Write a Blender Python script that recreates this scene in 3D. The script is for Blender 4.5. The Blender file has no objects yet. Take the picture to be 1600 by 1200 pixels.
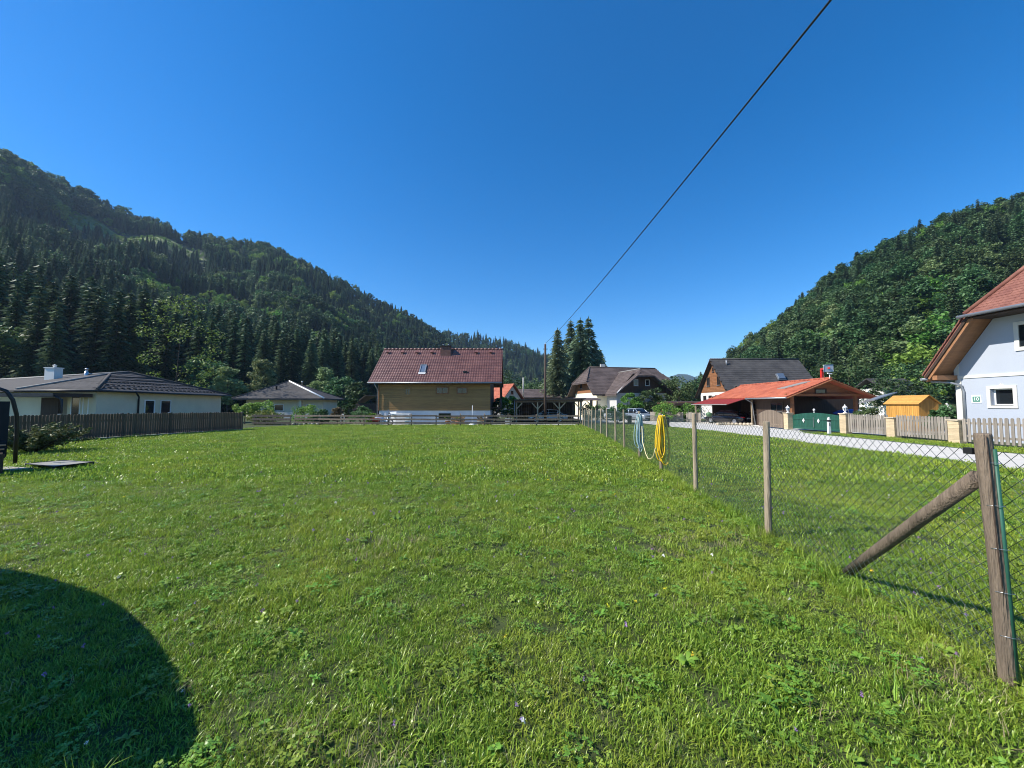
import bpy, math, random
import numpy as np
from mathutils import Vector
R = math.radians
rng = np.random.default_rng(7); random.seed(7)
SC = bpy.context.scene

# ------------------------------------------------------------------ camera
CAM_H, F, PITCH = 1.7, 601.0, math.atan(32 / 601.0)
cam = bpy.data.cameras.new('camera'); cam_o = bpy.data.objects.new('camera', cam)
SC.collection.objects.link(cam_o); SC.camera = cam_o
cam.sensor_width = 36; cam.lens = 36 * F / 1600; cam.clip_end = 9000; cam.clip_start = .05
cam_o.location = (0, 0, CAM_H); cam_o.rotation_euler = (R(90) + PITCH, 0, 0)
# ------------------------------------------------------------------ sky and sun
SUN_EL = R(43.0); SUN_AZ = math.atan2(-.986, -.166)          # clockwise from +Y
w = bpy.data.worlds.new('World'); SC.world = w; w.use_nodes = True
nt = w.node_tree; bg = nt.nodes['Background']; sky = nt.nodes.new('ShaderNodeTexSky')
sky.sky_type = 'NISHITA'; sky.sun_disc = False; sky.sun_elevation = SUN_EL; sky.sun_rotation = SUN_AZ
sky.altitude = 600; sky.air_density = 1.0; sky.dust_density = .25; sky.ozone_density = 4.5
hsv = nt.nodes.new('ShaderNodeHueSaturation'); hsv.inputs['Saturation'].default_value = 1.36; hsv.inputs['Hue'].default_value = .502
nt.links.new(sky.outputs[0], hsv.inputs['Color']); nt.links.new(hsv.outputs[0], bg.inputs[0]); bg.inputs[1].default_value = .109
sl = bpy.data.lights.new('sun', 'SUN'); sl.energy = 4.4; sl.angle = R(.53); sl.color = (1, .94, .85)
so = bpy.data.objects.new('sun', sl); SC.collection.objects.link(so)
sdir = Vector((math.sin(SUN_AZ) * math.cos(SUN_EL), math.cos(SUN_AZ) * math.cos(SUN_EL), math.sin(SUN_EL)))
so.rotation_euler = sdir.to_track_quat('Z', 'Y').to_euler(); so.location = (0, 0, 60)
SC.view_settings.view_transform = 'Standard'; SC.view_settings.look = 'None'
SC.view_settings.exposure = 0.82; SC.view_settings.gamma = 1.0
SC.cycles.pixel_filter_type = 'BLACKMAN_HARRIS'; SC.cycles.filter_width = 1.05; SC.cycles.max_bounces = 5; SC.cycles.diffuse_bounces = 3; SC.cycles.glossy_bounces = 2
SC.cycles.transmission_bounces = 4; SC.cycles.transparent_max_bounces = 8
SC.cycles.use_denoising = True; SC.cycles.use_adaptive_sampling = True; SC.cycles.adaptive_threshold = .012

# ------------------------------------------------------------------ geometry helpers
_c, _s = math.cos(PITCH), math.sin(PITCH)
def gz(Y):
    t = min(1, max(0, (Y - 18) / 26)); return -.3 * t * t * (3 - 2 * t)
def at(x, y, Y):                       # photo pixel + chosen real depth -> point in the place
    u = (x - 800) / F; v = (600 - y) / F; t = Y / (_c - v * _s)
    return Vector((u * t, Y, CAM_H + (_s + v * _c) * t))
def gp(x, y):                          # photo pixel of a foot point -> point on the ground
    lo, hi = .5, 3000
    for _ in range(50):
        m = (lo + hi) / 2
        if at(x, y, m).z > gz(m): lo = m
        else: hi = m
    return at(x, y, lo)
def V(*a): return Vector(a)
def G(x, y): return Vector((x, y, gz(y)))

class MB:
    def __init__(s): s.v = []; s.f = []; s.sm = []
    def add(s, vs, fs, smooth=False):
        n = len(s.v); s.v += [tuple(p) for p in vs]; s.f += [tuple(i + n for i in q) for q in fs]; s.sm += [smooth] * len(fs); return s
    def box(s, a, b):
        x0, y0, z0 = a; x1, y1, z1 = b
        return s.add([(x0,y0,z0),(x1,y0,z0),(x1,y1,z0),(x0,y1,z0),(x0,y0,z1),(x1,y0,z1),(x1,y1,z1),(x0,y1,z1)],
                     [(3,2,1,0),(4,5,6,7),(0,1,5,4),(1,2,6,5),(2,3,7,6),(3,0,4,7)])
    def bar(s, p, q, wd, th, up=(0, 0, 1)):            # rectangular beam from p to q
        p, q = Vector(p), Vector(q); d = (q - p).normalized(); up = Vector(up)
        sx = d.cross(up)
        if sx.length < 1e-4: sx = d.cross(Vector((0, 1, 0)))
        sx.normalize(); uz = sx.cross(d)
        vs = [e + sx * (a * wd / 2) + uz * (b * th / 2) for e in (p, q) for a, b in ((-1,-1),(1,-1),(1,1),(-1,1))]
        return s.add(vs, [(3,2,1,0),(4,5,6,7),(0,1,5,4),(1,2,6,5),(2,3,7,6),(3,0,4,7)])
    def tube(s, pts, rad, n=8, closed=False, caps=True):
        pts = [Vector(p) for p in pts]; k = len(pts)
        rad = rad if hasattr(rad, '__len__') else [rad] * k
        ref = Vector((.13, .31, .94)); vs = []; fs = []
        for i, p in enumerate(pts):
            a = pts[i - 1] if (i or closed) else p; b = pts[(i + 1) % k] if (i < k - 1 or closed) else p
            d = (b - a).normalized(); x = d.cross(ref)
            if x.length < .05: x = d.cross(Vector((1, 0, 0)))
            x.normalize(); y = d.cross(x)
            for j in range(n):
                t = 2 * math.pi * j / n; vs.append(p + (x * math.cos(t) + y * math.sin(t)) * rad[i])
        for i in range(k if closed else k - 1):
            i2 = (i + 1) % k
            for j in range(n): fs.append((i*n+j, i2*n+j, i2*n+(j+1)%n, i*n+(j+1)%n))
        s.add(vs, fs, True)
        if caps and not closed:
            m = len(s.v) - len(vs)
            s.f += [tuple(m + j for j in range(n)), tuple(m + (k-1)*n + j for j in reversed(range(n)))]; s.sm += [False, False]
        return s
    def lathe(s, c, prof, n=14):
        c = Vector(c); vs = []; fs = []
        for r, z in prof:
            for j in range(n):
                t = 2*math.pi*j/n; vs.append(c + Vector((r*math.cos(t), r*math.sin(t), z)))
        for i in range(len(prof)-1):
            for j in range(n): fs.append((i*n+j, i*n+(j+1)%n, (i+1)*n+(j+1)%n, (i+1)*n+j))
        s.add(vs, fs, True)
        m = len(s.v) - len(vs); s.f += [tuple(m+j for j in reversed(range(n))), tuple(m+(len(prof)-1)*n+j for j in range(n))]; s.sm += [False, False]
        return s
    def slab(s, poly, off):                            # polygon given thickness by the offset vector
        off = Vector(off); p = [Vector(q) for q in poly]; n = len(p)
        return s.add(p + [q + off for q in p], [tuple(range(n)), tuple(reversed(range(n, 2*n)))] + [(i, n+i, n+(i+1)%n, (i+1)%n) for i in range(n)])
    def tiles(s, poly, eave, tw, th, lift=.025, stagger=True, wave=0, jit=.3):
        p = [Vector(q) for q in poly]; o = p[0]; ex = Vector(eave).normalized()
        nrm = None
        for i in range(1, len(p)-1):
            nrm = (p[i]-o).cross(p[i+1]-o)
            if nrm.length > 1e-3: break
        nrm.normalize()
        if nrm.z < 0: nrm = -nrm
        ey = nrm.cross(ex)
        if ey.z < 0: ey = -ey
        q2 = [((q-o).dot(ex), (q-o).dot(ey)) for q in p]
        def inside(x, y):
            r = False
            for i in range(len(q2)):
                (x1, y1), (x2, y2) = q2[i], q2[i-1]
                if (y1 > y) != (y2 > y) and x < (x2-x1)*(y-y1)/(y2-y1)+x1: r = not r
            return r
        x0, x1 = min(a for a, b in q2), max(a for a, b in q2); y0, y1 = min(b for a, b in q2), max(b for a, b in q2)
        nr = max(1, round((y1-y0)/th)); hh = (y1-y0)/nr; ncol = max(1, round((x1-x0)/tw)); ww = (x1-x0)/ncol
        for r in range(nr):
            for c in range(-1, ncol+1):
                xa = x0 + (c + (.5 if stagger and r % 2 else 0))*ww; ya = y0 + r*hh
                if not inside(xa+ww*.5, ya+hh*.5): continue
                L = lift*(1+random.uniform(-jit, jit)); k = 4 if wave else 1; g = 0 if wave else ww*.012
                vs = []
                for i in range(k+1):
                    u = i/k; x = xa+g + (ww-2*g)*u; h = wave*math.sin(u*2*math.pi) if wave else 0
                    a = o + ex*x + ey*(ya-hh*.06); b = o + ex*x + ey*(ya+hh*1.02)
                    vs += [a + nrm*.004, a + nrm*(L+wave+h), b + nrm*(.006+wave+h)]
                fs = []
                for i in range(k):
                    m = 3*i; fs += [(m, m+3, m+4, m+1), (m+1, m+4, m+5, m+2)]
                s.add(vs, fs, bool(wave))
        return s
    def build(s, name, mat, parent=None, loc=None):
        me = bpy.data.meshes.new(name); off = Vector(parent.location) if (parent is not None and loc is None) else Vector(loc or (0,0,0))
        me.from_pydata([(x-off.x, y-off.y, z-off.z) for x, y, z in s.v], [], s.f)
        me.polygons.foreach_set('use_smooth', s.sm); me.materials.append(mat if not isinstance(mat, str) else M[mat]); me.update()
        return link(name, me, parent, None if parent is not None else off)
def link(name, me, parent=None, loc=None):
    o = bpy.data.objects.new(name, me); SC.collection.objects.link(o)
    if parent is not None: o.parent = parent
    if loc is not None: o.location = loc
    return o
def tag(o, label, cat, group=None, kind=None):
    if label: o['label'] = label
    if cat: o['category'] = cat
    if group: o['group'] = group
    if kind: o['kind'] = kind
    return o
def thing(name, loc, label, cat, group=None):
    o = bpy.data.objects.new(name, None); SC.collection.objects.link(o); o.location = loc; o.empty_display_size = .2
    return tag(o, label, cat, group)
def structure(o): o['kind'] = 'structure'; return o
def inst(proto_me, name, parent, loc, rz=0, scale=None, rx=0):
    o = bpy.data.objects.new(name, proto_me); SC.collection.objects.link(o); o.parent = parent
    o.location = Vector(loc) - Vector(parent.location); o.rotation_euler = (rx, 0, rz)
    if scale: o.scale = scale
    return o
def bezmesh(mb, name, mat):                            # mesh datablock only
    me = bpy.data.meshes.new(name); me.from_pydata(mb.v, [], mb.f); me.polygons.foreach_set('use_smooth', mb.sm)
    me.materials.append(M[mat] if isinstance(mat, str) else mat); me.update(); return me
def fast_mesh(name, verts, quads, mat, mats=None, midx=None, smooth=False):
    me = bpy.data.meshes.new(name); nv = len(verts); nf, k = quads.shape
    me.vertices.add(nv); me.vertices.foreach_set('co', np.asarray(verts, np.float32).ravel())
    me.loops.add(nf*k); me.loops.foreach_set('vertex_index', quads.astype(np.int32).ravel())
    me.polygons.add(nf); me.polygons.foreach_set('loop_start', np.arange(0, nf*k, k, dtype=np.int32))
    for m in (mats or [mat]): me.materials.append(M[m])
    if midx is not None: me.polygons.foreach_set('material_index', midx.astype(np.int32))
    if smooth: me.polygons.foreach_set('use_smooth', np.ones(nf, bool))
    me.update(calc_edges=True); me.validate(); return me

# ------------------------------------------------------------------ materials
M = {}
def mat(name, col, rough=.7, var=.18, scale=3.0, bump=0., bscale=None, stretch=(1,1,1), col2=None, objvar=.12, metal=0., spec=.4, coord='Object', bdist=.008):
    m = bpy.data.materials.new(name); m.use_nodes = True; M[name] = m; t = m.node_tree; n = t.nodes; b = n['Principled BSDF']; L = t.links.new
    b.inputs['Roughness'].default_value = rough; b.inputs['Metallic'].default_value = metal; b.inputs['Specular IOR Level'].default_value = spec
    tc = n.new('ShaderNodeTexCoord'); mp = n.new('ShaderNodeMapping'); mp.inputs['Scale'].default_value = stretch; L(tc.outputs[coord], mp.inputs[0])
    nz = n.new('ShaderNodeTexNoise'); nz.inputs['Scale'].default_value = scale; nz.inputs['Detail'].default_value = 6; nz.inputs['Roughness'].default_value = .65
    L(mp.outputs[0], nz.inputs['Vector'])
    rp = n.new('ShaderNodeValToRGB'); c2 = col2 or tuple(min(1, c*(1+var)) for c in col); c1 = tuple(c*(1-var) for c in col)
    rp.color_ramp.elements[0].color = (*c1, 1); rp.color_ramp.elements[1].color = (*c2, 1); rp.color_ramp.elements[0].position = .3; rp.color_ramp.elements[1].position = .7
    L(nz.outputs[0], rp.inputs[0])
    oi = n.new('ShaderNodeObjectInfo'); mr = n.new('ShaderNodeMapRange'); mr.inputs[3].default_value = 1-objvar; mr.inputs[4].default_value = 1+objvar
    L(oi.outputs['Random'], mr.inputs[0]); hs = n.new('ShaderNodeHueSaturation'); L(rp.outputs[0], hs.inputs['Color']); L(mr.outputs[0], hs.inputs['Value'])
    L(hs.outputs[0], b.inputs['Base Color'])
    if bump:
        n2 = n.new('ShaderNodeTexNoise'); n2.inputs['Scale'].default_value = bscale or scale*4; n2.inputs['Detail'].default_value = 5; L(mp.outputs[0], n2.inputs['Vector'])
        bp = n.new('ShaderNodeBump'); bp.inputs['Strength'].default_value = bump; bp.inputs['Distance'].default_value = bdist; L(n2.outputs[0], bp.inputs['Height']); L(bp.outputs[0], b.inputs['Normal'])
    return m
def leafmat(name, c1, c2, trans=.35, rough=.55, patch=None, objvar=.25, spec=.25, hue=.03):
    m = bpy.data.materials.new(name); m.use_nodes = True; M[name] = m; t = m.node_tree; n = t.nodes; L = t.links.new; b = n['Principled BSDF']
    b.inputs['Roughness'].default_value = rough; b.inputs['Specular IOR Level'].default_value = spec
    ge = n.new('ShaderNodeNewGeometry'); oi = n.new('ShaderNodeObjectInfo')
    mx = n.new('ShaderNodeMix'); mx.data_type = 'RGBA'; mx.inputs[6].default_value = (*c1, 1); mx.inputs[7].default_value = (*c2, 1)
    L(ge.outputs['Random Per Island'], mx.inputs[0])
    col = mx.outputs[2]
    if patch:                                          # broad drifts of another hue over the land
        nz = n.new('ShaderNodeTexNoise'); nz.inputs['Scale'].default_value = patch[0]; nz.inputs['Detail'].default_value = 4
        L(ge.outputs['Position'], nz.inputs['Vector']); rp = n.new('ShaderNodeMapRange'); rp.inputs[1].default_value = .42; rp.inputs[2].default_value = .68; L(nz.outputs[0], rp.inputs[0])
        m2 = n.new('ShaderNodeMix'); m2.data_type = 'RGBA'; L(rp.outputs[0], m2.inputs[0]); L(col, m2.inputs[6]); m2.inputs[7].default_value = (*patch[1], 1); col = m2.outputs[2]
    hs = n.new('ShaderNodeHueSaturation'); L(col, hs.inputs['Color'])
    a = n.new('ShaderNodeMapRange'); a.inputs[3].default_value = 1-objvar; a.inputs[4].default_value = 1+objvar; L(oi.outputs['Random'], a.inputs[0]); L(a.outputs[0], hs.inputs['Value'])
    fr = n.new('ShaderNodeMath'); fr.operation = 'FRACT'; mu = n.new('ShaderNodeMath'); mu.operation = 'MULTIPLY'; mu.inputs[1].default_value = 17.3; L(oi.outputs['Random'], mu.inputs[0]); L(mu.outputs[0], fr.inputs[0])
    h = n.new('ShaderNodeMapRange'); h.inputs[3].default_value = .5-hue; h.inputs[4].default_value = .5+hue; L(fr.outputs[0], h.inputs[0]); L(h.outputs[0], hs.inputs['Hue'])
    L(hs.outputs[0], b.inputs['Base Color'])
    if trans:
        tr = n.new('ShaderNodeBsdfTranslucent'); L(hs.outputs[0], tr.inputs[0]); ms = n.new('ShaderNodeMixShader'); ms.inputs[0].default_value = trans
        L(b.outputs[0], ms.inputs[1]); L(tr.outputs[0], ms.inputs[2]); L(ms.outputs[0], n['Material Output'].inputs[0])
    return m
leafmat('grass', (.085, .170, .012), (.345, .490, .062), trans=.36, patch=(.6, (.33, .41, .052)), objvar=.2, spec=.42, rough=.34, hue=.018)
leafmat('broad_weed', (.11, .21, .018), (.22, .35, .045), trans=.25, objvar=.2, spec=.45, rough=.4)
leafmat('dry_straw', (.30, .26, .12), (.40, .36, .20), trans=.2)
leafmat('petal_purple', (.28, .16, .38), (.42, .25, .48), trans=.2)
leafmat('petal_yellow', (.75, .60, .03), (.80, .70, .06), trans=.2)
leafmat('petal_white', (.70, .70, .66), (.80, .78, .74), trans=.2)
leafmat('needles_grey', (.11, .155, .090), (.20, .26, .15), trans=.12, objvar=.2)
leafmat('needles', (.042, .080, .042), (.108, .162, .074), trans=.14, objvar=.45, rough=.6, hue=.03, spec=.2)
leafmat('leaves', (.052, .102, .038), (.105, .175, .064), trans=.25, objvar=.35, hue=.035)
leafmat('leaves_dark', (.036, .085, .030), (.070, .130, .046), trans=.2, objvar=.3)
leafmat('leaves_light', (.12, .23, .040), (.20, .33, .065), trans=.3, objvar=.2)
leafmat('leaves_yellow', (.16, .20, .04), (.26, .28, .07), trans=.3, objvar=.2)
leafmat('leaves_red', (.14, .10, .05), (.20, .15, .07), trans=.2)
leafmat('leaves_grey', (.14, .20, .080), (.24, .31, .125), trans=.25, objvar=.2)
mat('bark', (.060, .045, .032), .9, .35, 2, .6, stretch=(4, 4, .6))
mat('soil_turf', (.030, .044, .010), .95, .35, 4, .5, 30, col2=(.055, .075, .016))
mat('forest_floor', (.030, .048, .018), .95, .4, .05, .3, 1)
mat('scrub_ground', (.10, .155, .035), .95, .35, .25, .4, 1.5, col2=(.18, .23, .06), bdist=.2)
mat('asphalt', (.60, .58, .53), .95, .08, 1.2, .25, 60, spec=.08)
mat('post_wood', (.24, .19, .125), .8, .30, 3, .8, 18, stretch=(5, 5, .45), col2=(.42, .34, .235), bdist=.02)
mat('weathered_post', (.155, .118, .084), .85, .35, 4, .9, 18, stretch=(5, 5, .4), col2=(.25, .19, .135), bdist=.025)
mat('pale_wood', (.42, .33, .20), .8, .25, 3, .3, 26, stretch=(6, 6, .5), col2=(.55, .45, .30))
mat('old_wood', (.165, .122, .085), .85, .3, 3, .4, 24, stretch=(6, 6, .5), col2=(.27, .21, .155), objvar=.25)
mat('grey_picket', (.25, .215, .175), .85, .3, 3, .4, 24, stretch=(6, 6, .5), col2=(.36, .32, .27), objvar=.22)
mat('dark_picket', (.125, .088, .058), .8, .3, 3, .4, 20, stretch=(6, 6, .5), objvar=.25)
mat('dark_timber', (.055, .035, .024), .75, .3, 2, .3, 20, stretch=(4, 4, .7))
mat('brown_timber', (.24, .105, .045), .7, .25, 2, .3, 20, stretch=(.7, 4, 4))
mat('honey_board', (.285, .165, .058), .6, .22, 2, .25, 18, stretch=(.5, 4, 5), objvar=.14)
mat('soffit_wood', (.31, .15, .07), .6, .2, 2, .2, 18, stretch=(.6, 4, 4))
mat('yellow_board', (.52, .27, .06), .6, .18, 2, .2, 18, stretch=(4, 4, .6))
mat('bench_slat', (.42, .22, .12), .6, .2, 3, .2, 18, stretch=(.6, 4, 4))
mat('render_white', (.78, .77, .72), .9, .05, .8, .12, 40)
mat('render_cream', (.68, .61, .45), .9, .07, .8, .12, 40)
mat('render_warm', (.78, .70, .50), .9, .08, .8, .12, 40)
mat('render_plinth', (.55, .56, .56), .9, .1, 1.5, .15, 40)
mat('render_grey', (.42, .42, .40), .9, .1, .8, .12, 40)
mat('render_blue', (.40, .44, .505), .92, .035, .5, .15, 60)
mat('trim_white', (.60, .59, .545), .7, .04, 2)
mat('roof_anthracite', (.075, .070, .066), .8, .2, 1.5, .2, 20, objvar=.05, spec=.2)
leafmat('juniper', (.060, .075, .028), (.17, .18, .065), trans=.15)
mat('roof_dark_brown', (.085, .062, .055), .8, .3, .7, .35, 9, col2=(.13, .10, .09), objvar=.05)
mat('roof_slate', (.050, .048, .048), .75, .3, .8, .35, 9, col2=(.085, .08, .075), objvar=.05)
mat('roof_oxblood', (.155, .058, .046), .38, .3, 1.2, .2, 12, col2=(.22, .095, .075), objvar=.05, spec=.6)
mat('roof_orange', (.35, .080, .042), .7, .25, 1.0, .2, 12, col2=(.44, .13, .068), objvar=.05)
mat('roof_red_sheet', (.33, .050, .040), .5, .12, 1.0)
mat('roof_brick_red', (.20, .070, .052), .7, .25, 2.5, .3, 14, col2=(.28, .12, .085), objvar=.05)
mat('chimney_brown', (.15, .075, .06), .85, .2, 3, .3)
mat('ridge_pale', (.26, .25, .235), .7, .15, 2)
mat('lead_grey', (.30, .32, .34), .45, .12, 3, metal=.6)
mat('dark_metal', (.025, .025, .028), .45, .2, 3, metal=.3)
mat('green_metal', (.020, .095, .062), .5, .15, 2)
mat('gate_green', (.018, .085, .060), .4, .1, 2)
mat('wire_green', (.055, .085, .070), .4, .1, 2)
mat('wire_black', (.012, .012, .013), .6, .1, 2)
mat('steel', (.55, .56, .57), .35, .1, 4, metal=.9)
mat('stone_block', (.55, .43, .27), .9, .16, 5, .6, 14, objvar=.10)
mat('mortar', (.40, .35, .27), .95, .1, 5)
mat('concrete', (.46, .44, .41), .9, .12, 3, .2)
mat('curb_stone', (.50, .42, .30), .9, .15, 5, .3)
mat('plastic_white', (.78, .78, .76), .45, .05, 2)
mat('plastic_black', (.016, .016, .017), .5, .1, 2)
mat('rubber', (.018, .018, .018), .8, .1, 2)
mat('car_silver', (.42, .48, .55), .28, .04, 2, metal=.45, spec=.6, objvar=.02)
mat('car_white', (.62, .64, .66), .3, .04, 2, metal=.2, spec=.6, objvar=.02)
mat('car_black', (.012, .013, .018), .2, .1, 2, spec=.7, objvar=.02)
mat('hose_teal', (.36, .50, .52), .45, .08, 3)
mat('hose_yellow', (.78, .50, .02), .45, .08, 3)
mat('hose_cream', (.70, .60, .32), .5, .08, 3)
mat('red_paint', (.55, .03, .025), .4, .1, 2)
mat('tail_red', (.45, .015, .015), .2, .1, 2)
mat('tarp_blue', (.03, .10, .42), .5, .2, 2)
mat('terracotta', (.45, .18, .09), .8, .15, 3)
mat('glazed_green', (.06, .14, .06), .35, .2, 2)
mat('cot_fabric', (.24, .235, .205), .8, .08, 8)
mat('dark_fabric', (.012, .014, .018), .9, .15, 8)
mat('caster_fabric', (.10, .10, .10), .9, .1, 8)
mat('sign_green', (.10, .26, .20), .5, .1, 2)
mat('firewood', (.40, .24, .10), .85, .3, 6, .3)
mat('rock_pale', (.30, .28, .24), .9, .2, 4, .4)
mat('tank_galv', (.36, .40, .44), .5, .12, 2, metal=.5)
def glass(name, col=(.012, .016, .020), rough=.06):
    m = bpy.data.materials.new(name); m.use_nodes = True; M[name] = m; b = m.node_tree.nodes['Principled BSDF']
    b.inputs['Base Color'].default_value = (*col, 1); b.inputs['Roughness'].default_value = rough; b.inputs['Specular IOR Level'].default_value = .6
glass('pane'); glass('pane_sky', (.10, .14, .20)); glass('lens_clear', (.5, .52, .55), .15); glass('solar_pane', (.03, .04, .09), .12)

# ------------------------------------------------------------------ ground, road
def lin(a, b, n): return [a + (b - a) * i / (n - 1) for i in range(n)]
mb = MB(); xs = lin(-60, 60, 25); ys = lin(-12, 70, 42)
for y in ys: mb.v += [(x, y, gz(y)) for x in xs]
nx = len(xs)
for j in range(len(ys)-1):
    for i in range(nx-1): mb.f.append((j*nx+i, j*nx+i+1, (j+1)*nx+i+1, (j+1)*nx+i)); mb.sm.append(True)
n0 = len(mb.v); z1 = gz(70)
mb.v += [(-6000,-800,0),(6000,-800,0),(-6000,-12,0),(6000,-12,0),(-6000,70,z1),(6000,70,z1),(-6000,7000,z1),(6000,7000,z1),(-60,-800,0),(60,-800,0),(-60,7000,z1),(60,7000,z1)]
def gi(i, j): return j*nx+i
ny = len(ys)
mb.f += [(n0, n0+8, gi(0,0), n0+2), (n0+8, n0+9, *[gi(i,0) for i in reversed(range(nx))]), (n0+9, n0+1, n0+3, gi(nx-1,0)),
         (n0+2, *[gi(0,j) for j in range(ny)], n0+4), (n0+3, n0+5, *[gi(nx-1,j) for j in reversed(range(ny))]),
         (n0+4, gi(0,ny-1), n0+10, n0+6), (*[gi(i,ny-1) for i in range(nx)], n0+11, n0+10), (gi(nx-1,ny-1), n0+5, n0+7, n0+11)]
mb.sm += [False]*8
structure(mb.build('ground', 'soil_turf'))
ROAD_L, ROAD_R = 13.15, 17.45
def strip(name, xl, xr, ys, dz, m):
    b = MB()
    for y in ys: b.v += [(xl(y), y, gz(y)+dz), (xr(y), y, gz(y)+dz)]
    for i in range(len(ys)-1): b.f.append((2*i, 2*i+1, 2*i+3, 2*i+2)); b.sm.append(True)
    return b.build(name, m)
ry = lin(-20, 62, 42)
structure(strip('road', lambda y: ROAD_L + max(0, y-27)*.05 + .04*math.sin(y*1.7), lambda y: ROAD_R + (max(0, min(1, (y-23)/5)))*3.2 - max(0, y-36)*.05, ry, .012, 'asphalt'))
structure(strip('driveway', lambda y: 17.3, lambda y: 23.5, lin(27.5, 44, 12), .006, 'asphalt'))
structure(strip('courtyard', lambda y: 20.9, lambda y: 31, lin(22, 45, 14), .003, 'concrete'))
structure(strip('yard', lambda y: 9.0, lambda y: 14.6 + max(0, y-37)*.1, lin(43, 62, 12), .008, 'asphalt'))
structure(strip('patio', lambda y: -16, lambda y: 6.2, lin(36.6, 38.6, 3), .01, 'concrete'))

# ------------------------------------------------------------------ hills
def rpx(x, y, Y): p = at(x, y, Y); return (p.x, p.y, p.z)
HL = [((-150, 10), (-620, 200, 205)), ((-74, 47), rpx(0, 268, 320)), ((-64, 62), rpx(150, 330, 370)), ((-55, 82), rpx(300, 381, 400)),
      ((-48, 105), rpx(420, 398, 410)), ((-42, 140), rpx(520, 448, 430)), ((-39, 180), rpx(620, 496, 460)), ((-37, 230), rpx(698, 540, 480)), ((-30, 300), rpx(745, 612, 520))]
HB = [((-330, 400), rpx(560, 560, 620)), ((-220, 410), rpx(640, 548, 640)), ((-140, 420), rpx(700, 531, 650)), ((-70, 430), rpx(745, 532, 660)), ((0, 430), rpx(790, 543, 680)),
      ((60, 440), rpx(850, 562, 690)), ((130, 450), rpx(905, 592, 700)), ((190, 460), rpx(955, 622, 720))]
HR = [((118, 10), (330, 120, 118)), ((96, 42), rpx(1705, 305, 180)), ((80, 58), rpx(1600, 342, 190)), ((74, 70), rpx(1500, 366, 190)), ((70, 85), rpx(1400, 408, 192)), ((69, 100), rpx(1310, 458, 200)),
      ((72, 122), rpx(1240, 520, 215)), ((80, 155), rpx(1180, 556, 230)), ((95, 205), rpx(1140, 602, 262)), ((120, 280), rpx(1100, 628, 330))]
HF = [((1700, 1500), rpx(1400, 600, 2700)), ((1100, 1500), rpx(1250, 597, 2700)), ((900, 1500), rpx(1150, 590, 2600)), ((750, 1500), rpx(1095, 592, 2600)), ((680, 1500), rpx(1074, 585, 2600)),
      ((620, 1500), rpx(1060, 584, 2600)), ((560, 1500), rpx(1040, 591, 2600)), ((460, 1500), rpx(1000, 607, 2600)), ((300, 1500), rpx(930, 626, 2600))]
def hill_fn(H, pw, amp):
    n = len(H)
    def f(s, t):
        s = max(0, min(n-1.0001, s)); i = int(s); a = s-i; a2 = a*a*(3-2*a)*.5 + a*.5
        fx, fy = (H[i][0][k]*(1-a2)+H[i+1][0][k]*a2 for k in (0, 1)); rx, ry_, rz = (H[i][1][k]*(1-a2)+H[i+1][1][k]*a2 for k in (0, 1, 2))
        x = fx+(rx-fx)*t; y = fy+(ry_-fy)*t
        z = -.5 + (rz+.5)*(max(t, 0)**pw if t <= 1 else 1-(t-1)*2.2)
        q = max(0, min(1, t*1.5)) * (1 if t < .9 else max(0, (1-t)*10))
        z += q*amp*(math.sin(x*.05+y*.031)+.6*math.sin(x*.017-y*.061+1.3)+.5*math.sin(x*.11+y*.09))
        return x, y, z
    return f
def hill_mesh(name, H, pw, amp, ns, nt_, m='forest_floor'):
    f = hill_fn(H, pw, amp); b = MB(); n = len(H)-1
    for i in range(ns+1):
        for j in range(nt_+1): b.v.append(f(n*i/ns, -.02+1.27*j/nt_))
    for i in range(ns):
        for j in range(nt_): b.f.append((i*(nt_+1)+j, (i+1)*(nt_+1)+j, (i+1)*(nt_+1)+j+1, i*(nt_+1)+j+1)); b.sm.append(True)
    structure(b.build(name, m)); return f
fL = hill_mesh('wooded_hill', HL, 1.32, 5.0, 64, 30); fB = hill_mesh('wooded_hill', HB, 1.0, 4, 40, 16)
fR = hill_mesh('wooded_hill', HR, 1.0, 2.2, 60, 24); fF = hill_mesh('mountain', HF, 1.0, 6, 60, 10)

def clearing(f, s0, s1, t0, t1):
    b = MB(); ns, nt_ = 22, 10
    for i in range(ns+1):
        for j in range(nt_+1):
            u, v = i/ns, j/nt_; s = s0+(s1-s0)*u; t = t0+(t1-t0)*v+.02*math.sin(s*9+v*3); x, y, z = f(s, t); b.v.append((x, y, z+1.2*min(1, 6*min(u, 1-u, v, 1-v))-.25))
    for i in range(ns):
        for j in range(nt_): b.f.append((i*(nt_+1)+j, (i+1)*(nt_+1)+j, (i+1)*(nt_+1)+j+1, i*(nt_+1)+j+1)); b.sm.append(True)
    structure(b.build('hill_clearing', 'scrub_ground'))
clearing(fL, 1.65, 3.15, .78, .94); clearing(fL, 2.45, 3.55, .405, .495); clearing(fL, 3.9, 4.6, .30, .36)
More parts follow.
